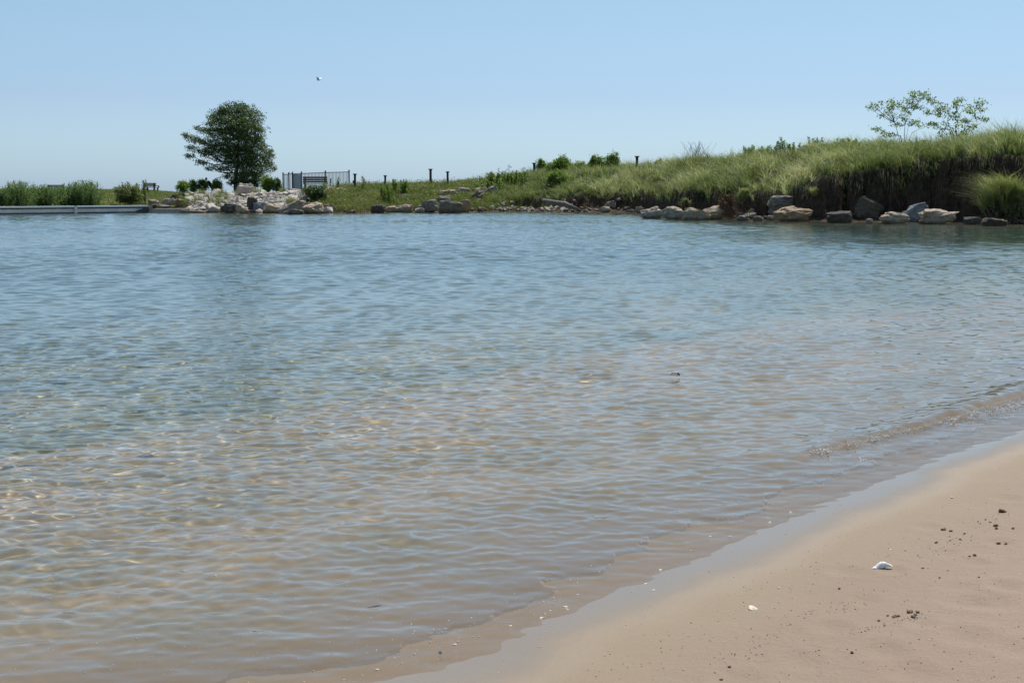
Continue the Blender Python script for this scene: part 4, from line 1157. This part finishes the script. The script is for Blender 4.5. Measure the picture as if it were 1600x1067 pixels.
MB().add([(dl / 2 - 1.6, -.12, .0), (dl / 2 - .02, -.12, .0), (dl / 2 - .02, -.12, .48), (dl / 2 - 1.6, -.06, .0), (dl / 2 - .02, -.06, .0), (dl / 2 - .02, -.06, .48)],
         [(0, 1, 2), (3, 5, 4), (0, 3, 4, 1), (1, 4, 5, 2), (2, 5, 3, 0)]).build('end_gusset', M_DARKM, root)
p = at(268, 332.6); tag(MB().box((p.x, p.y + .6, .14), (2.9, 1.3, .34)).build('concrete_slab', M_CONC), 'flat pale concrete slab at the water between the dock and the rocks', 'slab')
tag(MB().box((p.x + 1.7, p.y - .1, .08), (1.8, .9, .16), ry=.06, rz=.05).build('concrete_slab', M_LIME), 'thin broken slab tipped into the water right of the flat slab', 'slab')

def make_bench(px, top, bot, wpx, rz, label, extra_depth=0.0):
    g_ = ground_under(px, bot); g_ = Vector(g_); g_.y += extra_depth; g_.z = max(g_.z, at_depth(px, bot, g_.y).z)
    W = wpx * g_.y / FPX; H = at_depth(px, top, g_.y).z - g_.z
    root = thing('park_bench', g_, label, 'bench', 'weathered wooden benches', rz)
    w = W; b = MB()
    for k_ in range(3): b.box((0, .02 + .03 * k_, H * (.62 + .155 * k_)), (w, .05, H * .13))
    b.build('backrest', M_WOOD, root)
    b = MB()
    for k_ in range(4): b.box((0, .12 + .12 * k_ + .05, H * .47), (w, .10, .045))
    b.build('seat', M_WOOD, root)
    for sx in (-1, 1):
        MB().box((sx * w * .4, .0, H * .45), (.13, .12, H * .93)).box((sx * w * .4, .5, H * .24), (.11, .1, H * .48)).build('leg', M_WOOD, root)
        MB().box((sx * w * .47, .28, H * .66), (.09, .56, .06)).box((sx * w * .47, .53, H * .55), (.08, .08, H * .2)).build('armrest', M_WOOD, root)
    return root
make_bench(236, 286, 300, 24, math.radians(-25), 'bench beyond the tall pale weed, seen against the sky above the rock heap')
make_bench(91, 289, 302, 26, math.radians(5), 'bench whose dark back shows between the willow clumps')
make_bench(494, 276, 298, 38, math.radians(3), 'large wooden bench in front of the railing, half hidden by the dark shrub')

# railing
rp = [(442.5, 271.5, 299), (451.5, 271, 298.5), (457, 270.5, 298.5), (471, 270, 298), (508.5, 268.5, 297), (545.5, 267.5, 296)]
rdep = ground_under(495, 297.0).y + 1.6
def rpt(px, py): return at_depth(px, py, rdep + (px - 442) * .012)
root = thing('metal_railing', rpt(495, 298), 'black metal railing with pickets and one grey panel behind the bench', 'railing')
R0 = Vector(root.location)
posts = []
for px, t, b_ in rp:
    tp, bt = rpt(px, t) - R0, rpt(px, b_) - R0
    posts.append((tp, bt)); hw = .055
    MB().box(((tp + bt) / 2)[:], (.11, .11, (tp - bt).length + .1)).box((tp.x, tp.y, tp.z + .07), (.14, .14, .05)).build('post', M_STEEL, root)
for i in range(5):
    (t0, b0), (t1, b1) = posts[i], posts[i + 1]
    off = Vector((0, 0, -.08)); b = MB()
    b.tube([t0 + off + Vector((.055, 0, 0)), t1 + off - Vector((.055, 0, 0))], .035, 4); b.tube([b0 + Vector((.055, 0, .16)), b1 + Vector((-.055, 0, .16))], .025, 4)
    b.build('rail', M_STEEL, root)
    L = (t1 - t0).length
    if i == 2:
        m_, me_ = (t0 + b1) / 2, None
        MB().box(((t0 + t1 + b0 + b1) / 4 + Vector((0, 0, .03)))[:], (L - .12, .03, (t0 - b0).z - .30)).build('infill_panel', M_PANEL, root); continue
    b = MB(); n = max(int(L / .125), 2)
    for k_ in range(1, n):
        f = k_ / n; b.tube([t0.lerp(t1, f) + off, b0.lerp(b1, f) + Vector((0, 0, .16))], .025 if i != 0 else .03, 4)
    b.build('pickets', M_STEEL, root)
g_ = rpt(456, 299.2)
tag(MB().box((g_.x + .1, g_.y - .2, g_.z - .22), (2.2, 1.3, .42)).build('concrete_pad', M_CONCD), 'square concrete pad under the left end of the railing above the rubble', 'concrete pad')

# bollards: flat-capped square posts
def bollard(px, top, bot, wpx, label, arm=False, src=None, extra=0.0):
    g_ = Vector(ground_under(px, bot)); g_.y += extra; g_.z -= .05
    H = at_depth(px, top, g_.y).z - g_.z; w = wpx * g_.y / FPX
    root = thing('bollard', g_, label, 'bollard', 'dark capped bollards along the shore path')
    MB().box((0, 0, H * .5), (w, w, H - .06)).build('post', M_BOLL, root)
    MB().box((0, 0, H - .03), (w * 1.9, w * 1.9, .05)).box((0, 0, H - .10), (w * 1.35, w * 1.35, .06)).build('cap', M_BOLL, root)
    if arm: MB().box((-w * .75, 0, H * .45), (.12, .1, .22)).build('bracket', M_BOLL, root)
bollard(429.5, 281.5, 300, 2.6, 'short bollard between the yellow-green shrub and the railing')
bollard(556, 271.5, 294, 3.2, 'bollard with a small bracket just right of the railing', True)
bollard(603, 274, 293, 2.9, 'bollard left of the tall pointed leafy plant')
bollard(673.5, 264, 291, 3.6, 'tallest bollard, left one of the pair on the mid skyline')
bollard(700, 268, 291, 3.2, 'shorter bollard, right one of the pair on the mid skyline')
bollard(834.5, 254.5, 276, 3.8, 'bollard rising from weeds at the left end of the dune shrubs')
bollard(994, 244, 268, 4.0, 'bollard standing in tall grass right of the pointed dune shrub')
bollard(146, 285, 302, 2.4, 'thin bollard top showing above the rightmost willow clump')
for px, t, lab in ((1438, 220, 'weathered stub post in the crest grass between the saplings'), (1554, 209, 'grey post top in the crest grass near the right edge')):
    g_ = Vector(ground_under(px, 235)); H = at_depth(px, t, g_.y).z - g_.z
    r_ = thing('fence_post', g_, lab, 'post'); MB().box((0, 0, H / 2), (.26, .26, H)).build('post_shaft', M_STAKE if px < 1500 else M_GREYROCK, r_)
    MB().box((0, 0, H + .015), (.30, .30, .03)).build('cap', M_STAKE, r_)
g_ = Vector(at_depth(369, 311, ground_under(383, 302).y - 1.0)); g_.z = gz(g_.x, g_.y) - .1
tag(MB().tube([(0, 0, 0), (0.01, 0, at_depth(369, 288, g_.y).z - g_.z)], [.07, .06], 6).build('wooden_stake', M_BOLL, loc=g_), 'dark upright stake at the left edge of the white square boulder', 'stake')
p = at(464, 334.5); tag(MB().tube([(0, 0, -.3), (.02, 0, .55)], [.06, .05], 6).build('white_stake', M_STAKE, loc=p), 'short pale stake standing in the water before the slanting slab', 'stake')
# pale path on the lawn crest
us = np.linspace(-140, 236, 60); V = []
for u_ in us:
    for s_ in (24.2, 26.6):
        x, y = bank_at(u_, s_); V.append((x, y, gz(x, y) + .05))
F = [(2 * i, 2 * i + 2, 2 * i + 3, 2 * i + 1) for i in range(len(us) - 1)]
tag(link('path', mesh_np('path', V, F), M_CONC), kind='structure')

# ================================================================== person behind the shrubs
def make_person():
    g0 = ground_under(331, 300); dep = g0.y + 1.0
    def L(px, py, dy=0.0): return at_depth(px, py, dep) + Vector((0, dy, 0))
    base = L(331, 300); root_loc = base
    J = [L(331.5, 293), L(328.6, 289), L(325.4, 284.2), L(323.6, 282.2),
         L(336.5, 290, .12), L(339.5, 298.5, .12), L(341.5, 298.8, .1), L(336, 291, -.12), L(338.5, 298.5, -.12), L(340.7, 299, -.14),
         L(327, 287, -.2), L(330.5, 290, -.26), L(333.5, 290.5, -.2), L(327, 287, .2), L(330.5, 290, .26), L(333.5, 290.5, .2)]
    E = [(0, 1), (1, 2), (2, 3), (0, 4), (4, 5), (5, 6), (0, 7), (7, 8), (8, 9), (2, 10), (10, 11), (11, 12), (2, 13), (13, 14), (14, 15)]
    Rr = [.13, .14, .13, .055, .085, .05, .04, .085, .05, .04, .05, .04, .03, .05, .04, .03]
    me = bpy.data.meshes.new('person'); me.from_pydata([(j - root_loc)[:] for j in J], E, [])
    o = link('person', me, flat_mat('skin', (0.32, 0.19, 0.13), 0.6, 0.1, 3), None, root_loc)
    tag(o, 'seated person in dark clothing leaning back between the round shrubs left of the tree', 'person')
    sk = o.modifiers.new('skin', 'SKIN'); ss = o.modifiers.new('sub', 'SUBSURF'); ss.levels = ss.render_levels = 1
    for v, r in zip(me.skin_vertices[0].data, Rr): v.radius = (r, r)
    me.skin_vertices[0].data[0].use_root = True
    # head: skull with nose and chin
    hd = L(322.3, 279.9) - root_loc
    bm = bmesh.new(); bmesh.ops.create_icosphere(bm, subdivisions=3, radius=.105)
    for v in bm.verts:
        v.co.z *= 1.2
        if v.co.z < -.02: v.co.x *= .85; v.co.y *= .85
        if v.co.x > .07 and abs(v.co.y) < .025 and -.03 < v.co.z < .02: v.co.x += .022
    m2 = bpy.data.meshes.new('head'); bm.to_mesh(m2); bm.free()
    h = link('head', m2, me.materials[0], o, hd)
    bm = bmesh.new(); bmesh.ops.create_icosphere(bm, subdivisions=2, radius=.122)
    bmesh.ops.delete(bm, geom=[v for v in bm.verts if v.co.x > .035 and v.co.z < .04 or v.co.z < -.06], context='VERTS')
    m3 = bpy.data.meshes.new('hair'); bm.to_mesh(m3); bm.free(); link('hair', m3, flat_mat('dark_hair', (.02, .015, .012), .7, .2, 30), h, (0, 0, .02))
    def sleeve(name, pts, rad, mat):
        MB().tube([p - root_loc for p in pts], rad, 12).build(name, mat, o, smooth=True)
    black = flat_mat('dark_shirt', (.025, .022, .024), .9, .2, 8)
    sleeve('shirt', [L(332, 293.6), L(328.6, 289), L(325.3, 284.4), L(324.2, 283)], [.17, .175, .17, .08], black)
    for sgn in (-1, 1): sleeve('shirt_sleeve', [L(326, 285, sgn * .12), L(327.2, 287.4, sgn * .2), L(330, 289.6, sgn * .26)], [.08, .07, .06], black)
    teal = flat_mat('pale_shorts', (.42, .52, .50), .85, .1, 8)
    for sgn in (-1, 1): sleeve('shorts_leg', [L(331.4, 293.4, sgn * .05), L(335.5, 290.8, sgn * .12)], [.13, .11], teal)
    # low chair the person leans back in
    c = thing('beach_chair', L(331, 300), 'low reclining chair under the seated person', 'chair')
    q = MB(); q.add([p - c.location for p in (L(324.5, 285.5, -.28), L(324.5, 285.5, .28), L(331.5, 295.6, .28), L(331.5, 295.6, -.28), L(324.1, 286, -.28), L(324.1, 286, .28), L(331.1, 296.2, .28), L(331.1, 296.2, -.28))],
                    [(0, 1, 2, 3), (7, 6, 5, 4), (0, 4, 5, 1), (2, 6, 7, 3), (1, 5, 6, 2), (0, 3, 7, 4)]); q.build('backrest', teal, c)
    q = MB(); a_ = L(331.5, 295.6) - c.location; b_ = L(337.5, 295.2) - c.location; q.box(((a_ + b_) / 2)[:], ((b_ - a_).length, .56, .03)); q.build('seat', teal, c)
    for sx, px_ in ((-1, 331), (1, 337)):
        for sy in (-.26, .26): 
            t_ = L(px_, 295.6, sy) - c.location; MB().tube([t_, Vector((t_.x, t_.y, -.15))], .018, 5).build('leg', M_STEEL, c)
make_person()

# ================================================================== gull, feathers, shells, pebbles
def make_gull():
    c = at_depth(498, 125.4, 108)
    o_m = bpy.data.meshes.new('gull'); J = [(-.20, 0, 0), (-.12, 0, .01), (0, 0, 0), (.12, 0, .01), (.2, 0, .035), (.26, 0, .03)]
    o_m.from_pydata(J, [(i, i + 1) for i in range(5)], [])
    o = link('gull', o_m, M_GULLW, None, c); o.modifiers.new('skin', 'SKIN'); q = o.modifiers.new('s', 'SUBSURF'); q.levels = q.render_levels = 2
    for v, r in zip(o_m.skin_vertices[0].data, [.02, .055, .08, .065, .045, .01]): v.radius = (r, r)
    o_m.skin_vertices[0].data[2].use_root = True
    o.rotation_euler = (0, 0, math.radians(160)); o.scale = (.72,) * 3
    tag(o, 'white gull flying with raised wings in the open sky right of the tree', 'gull')
    for sg, mat in ((1, M_GULLG), (-1, M_GULLW)):
        P = [(0.10, sg * .04, .05), (0.09, sg * .22, .17), (0.02, sg * .42, .24), (-.10, sg * .60, .26), (-.12, sg * .42, .20), (-.13, sg * .2, .13), (-.10, sg * .04, .04)]
        V = P + [(x, y, z - .012) for x, y, z in P]; n = len(P)
        F = [tuple(range(n)), tuple(range(2 * n - 1, n - 1, -1))] + [(i, (i + 1) % n, (i + 1) % n + n, i + n) for i in range(n)]
        MB().add(V, F).build('wing', mat, o)
    P = [(-.18, -.02, .01), (-.30, -.06, .01), (-.30, .06, .01), (-.18, .02, .01)]
    MB().add(P + [(x, y, z - .01) for x, y, z in P], [(0, 1, 2, 3), (7, 6, 5, 4), (0, 4, 5, 1), (1, 5, 6, 2), (2, 6, 7, 3), (3, 7, 4, 0)]).build('tail', M_GULLW, o)
make_gull()

def feather_mesh(L, W, curl, lift):
    n, m = 22, 8; V = []; F = []
    for i in range(n + 1):
        t = i / n; w = W * math.sin(math.pi * min(t * .93 + .05, 1)) ** .6 * (1 - .25 * t)
        cx, cy = L * (t - .5), curl * math.sin(t * math.pi) * L
        for j in range(m + 1):
            q = j / m * 2 - 1
            V.append((cx + .02 * L * random.uniform(-1, 1) * abs(q), cy + q * w / 2 * (1 + .1 * random.uniform(-1, 1)), lift * (1 - q * q) * math.sin(math.pi * t) + .004 * random.uniform(0, 1) + .003))
    for i in range(n):
        for j in range(m):
            a = i * (m + 1) + j; F.append((a, a + m + 1, a + m + 2, a + 1))
    me = mesh_np('feather', V, F)
    return me
def place(o, px, py, dz=0.0, z0=0.1):
    for _ in range(6):
        p = at(px, py, z0); z0 = gz(p.x, p.y)
    o.location = (p.x, p.y, z0 + dz); return o
o = link('feather', feather_mesh(.095, .04, .18, .022), M_FEATHER)
md = o.modifiers.new('thick', 'SOLIDIFY'); md.thickness = .003
place(o, 1380, 889, .003, .15); o.rotation_euler = (.1, -.12, math.radians(10)); tag(o, 'fluffy white curved feather lying on the dry sand at lower right', 'feather')
q = MB().tube([(-.062, -.012, .006), (-.03, .006, .012), (.0, .016, .02), (.045, .006, .008)], [.0016, .0018, .0012, .0006], 6); q.build('quill', M_SHELL, o)
q = MB().tube([(-.062, -.012, .004), (-.05, -.01, .010), (-.04, 0, .012)], [.006, .010, .007], 7); q.build('down_tuft', M_FEATHER, o, smooth=True)

p = at(1053, 590); o = link('floating_feather', feather_mesh(.10, .035, .10, .03), M_FEATHER, None, (p.x, p.y, .008))
md = o.modifiers.new('thick', 'SOLIDIFY'); md.thickness = .003; o.rotation_euler = (.75, .15, .1); o.location.z = .02; o.scale = (1.15,) * 3
tag(o, 'white feather with a dark tip floating on the water at middle right', 'feather')
f2 = feather_mesh(.045, .022, .1, .02); link('feather_tip', f2, M_FEATHD, o, (.028, .004, .008))

# shells and pebbles on the sand
def shell_mesh(seed):
    r = random.Random(seed); n = 9; V = [(0, -.5, .05)]; F = []
    for k_ in (0.4, .75, 1.0):
        for i in range(n):
            a = math.pi * (i / (n - 1)); V.append((math.cos(a) * .6 * k_ * r.uniform(.93, 1.05), -.5 + math.sin(a) * 1.0 * k_, (.34 * math.sin(k_ * 2.4) + .04) * (0.75 + .25 * math.sin(a))))
    for i in range(n - 1): F.append((0, 1 + i, 2 + i))
    m = MB().add(V, F)
    for k_ in range(2):
        for i in range(n - 1):
            a = 1 + k_ * n + i; m.f.append((a, a + n, a + n + 1, a + 1))
    return m.mesh('shell', True)
SH = [shell_mesh(i) for i in range(4)]
for m in SH: m.materials.append(M_SHELL)
PB = [rock_mesh(1500 + i, (1, .8, .6), 1, .3) for i in range(6)]
for m in PB: m.materials.append(M_PEB)
PL = [m.copy() for m in PB]
for m in PL: m.materials.clear(); m.materials.append(M_SHELL)
CD = [rock_mesh(1600 + i, (1, .8, .55), 2, .2, .2) for i in range(5)]
for m in CD: m.materials.append(M_CLOD)
def bit(name, me, px, py, size, label, cat, group=None, sink=.2):
    o = link(name, me); place(o, px, py, -size * sink * .5, .1); o.scale = (size,) * 3; o.rotation_euler = (random.uniform(-.2, .2), random.uniform(-.2, .2), random.uniform(0, 6.28))
    return tag(o, label, cat, group)
bit('shell', SH[0], 1175, 951, .036, 'broken pale shell with a dark underside on the sand left of the feather', 'shell', sink=.1).rotation_euler = (.3, .1, .4)
bit('pebble', PL[0], 1217, 919, .012, 'single white pebble between the shell and the feather', 'pebble')
bit('pebble', PB[1], 1312, 920, .014, 'dark pebble on the sand below left of the feather', 'pebble')
bit('pebble', PB[2], 1331, 1020, .016, 'small dark pebble near the bottom of the sand', 'pebble')
bit('pebble', PB[3], 688, 1020, .018, 'dark wet pebble on the wet sheen at bottom centre', 'pebble')
bit('shell', SH[1], 711, 1007, .016, 'white shell bit next to the dark wet pebble', 'shell')
bit('pebble', PL[3], 1415, 860, .013, 'white pebble on the sand above right of the feather', 'pebble')
bit('pebble', PL[1], 1487, 778, .016, 'pale pebble on smooth sand near the footprints upper right', 'pebble')
for px, py in ((798, 977), (846, 965), (851, 959), (860, 954), (884, 948), (887, 952), (1009, 912), (1032, 890), (1021, 922), (589, 1046), (1110, 838), (1140, 838), (1203, 816), (1235, 800), (1200, 809), (902, 929), (1392, 858), (1080, 860)):
    bit('shell_fragment', random.choice(SH), px, py, random.uniform(.010, .017), 'tiny white shell fragment on the wet edge of the sand', 'shell', 'shell fragments along the wet edge')
CG = 'damp sand clods by the footprints'
for px, py, w in ((1565, 800, .045), (1556, 822, .03), (1557, 826, .022), (1474, 828, .028), (1486, 830, .02), (1507, 834, .016), (1583, 826, .02), (1463, 848, .02), (1560, 850, .026), (1572, 850, .022), (1523, 868, .022), (1515, 869, .015), (1398, 964, .022), (1404, 963, .018), (1422, 957, .028), (1427, 964, .02), (1434, 957, .022), (1430, 961, .016), (1373, 970, .014), (1387, 962, .013), (1140, 1042, .016), (1127, 1062, .014), (1468, 903, .014), (1530, 902, .013), (1500, 843, .015), (1540, 812, .014), (1528, 815, .012), (1547, 816, .014), (1442, 888, .014)):
    bit('sand_clod', random.choice(CD), px, py, w, 'dark damp clod of sand kicked up by the footprints', 'sand clod', CG)
# strings of dark debris and grit
rd = random.Random(3); pts, szs = [], []
def grit(px, py, n, sx, sy, smin, smax):
    for _ in range(n):
        x_, y_ = rd.gauss(px, sx), rd.gauss(py, sy); z0 = .1
        for _k in range(3): p = at(x_, y_, z0); z0 = gz(p.x, p.y)
        pts.append((p.x, p.y, z0 - .001)); szs.append(rd.uniform(smin, smax))
for t in np.linspace(0, 1, 60):
    px, py = 1125 + 240 * t, 1028 - 108 * t + 10 * math.sin(t * 9); grit(px, py, 1 if rd.random() < .7 else 4, 9, 4, .002, .006)
for t in np.linspace(0, 1, 40):
    px, py = 1450 + 130 * t, 868 - 70 * t; grit(px, py, 2, 12, 5, .002, .007)
for t in np.linspace(0, 1, 30):
    px, py = 1330 + 110 * t, 990 - 28 * t; grit(px, py, 2, 6, 2, .003, .006)
for _ in range(700): grit(rd.uniform(900, 1600), rd.uniform(760, 1067), 1, 1, 1, .002, .0055)
keep = [i for i, p in enumerate(pts) if p[2] > .02]
stone_stuff('dark_grit', [pts[i] for i in keep], [szs[i] for i in keep], M_PEB, 9, 'strings of dark grit and debris on the sand')
pts, szs = [], []
for _ in range(900): grit(rd.uniform(700, 1600), rd.uniform(700, 1067), 1, 1, 1, .0015, .0055)
keep = [i for i, p in enumerate(pts) if p[2] > .0]
stone_stuff('pale_grit', [pts[i] for i in keep], [szs[i] for i in keep], M_SHELL, 10, 'tiny pale grit and shell crumbs on the sand')
# stones on the bed in the shallows
pts, szs = [], []
for _ in range(500): grit(rd.uniform(0, 900), rd.uniform(900, 1066), 1, 1, 1, .003, .009)
keep = [i for i, p in enumerate(pts) if p[2] < -.005]
stone_stuff('bed_pebbles', [pts[i] for i in keep], [szs[i] for i in keep], M_SHELL, 11, 'pale pebbles and shell crumbs on the bed in the shallows')
o = bit('stone', CD[1].copy(), 582, 958, .055, 'pale flat stone under the shallow water near the bottom centre', 'stone'); o.scale = (.085, .035, .014); o.data.materials.clear(); o.data.materials.append(M_TANROCK)
# foam and bubbles where the little wave breaks
pts, szs = [], []
def foam(px, py, n, sx, sy, smin, smax):
    for _ in range(n):
        x_, y_ = rd.gauss(px, sx), rd.gauss(py, sy); p = at(x_, y_, .02); pts.append((p.x, p.y, rd.uniform(.008, .03))); szs.append(rd.uniform(smin, smax))
for px, py, n, sx in ((1275, 703, 30, 10), (1290, 706, 22, 8), (1318, 692, 12, 4), (1362, 686, 16, 4), (1410, 665, 12, 5), (1440, 660, 10, 6), (1490, 655, 30, 8), (1520, 647, 26, 10), (1550, 639, 26, 12), (1580, 632, 30, 10), (1345, 718, 14, 5), (1600, 627, 20, 8)):
    foam(px, py, n, sx, 2.2, .005, .014)
for t in np.linspace(0, 1, 40): foam(1270 + 340 * t, 706 - 80 * t, 7 + int(14 * t), 6, 2.6, .004, .012)
for t in np.linspace(0, 1, 90):          # bubbles left by the lapping edge
    i_ = t * 9; q_ = [(560, 1040), (700, 1000), (820, 958), (930, 915), (1030, 870), (1130, 828), (1230, 790), (1330, 748), (1430, 715), (1560, 672)]
    a_, b_ = q_[int(min(i_, 8))], q_[int(min(i_, 8)) + 1]; f_ = i_ - int(min(i_, 8))
    if rd.random() < .6: foam(a_[0] + (b_[0] - a_[0]) * f_ - 20, a_[1] + (b_[1] - a_[1]) * f_ - 12, rd.choice([1, 1, 2, 4]), 22, 9, .003, .007)
M_FOAM = flat_mat('white_foam', (0.85, 0.86, 0.87), 0.3, 0.05, 30)
stone_stuff('foam', pts, szs, M_FOAM, 12, 'white foam and bubbles where the small wave breaks')
for o in bpy.data.objects:
    if o.type == 'MESH' and o.name.split('.')[0] in ('bed_pebbles', 'stone', 'shell', 'pebble', 'shell_fragment'): o.cycles.is_caustics_receiver = True
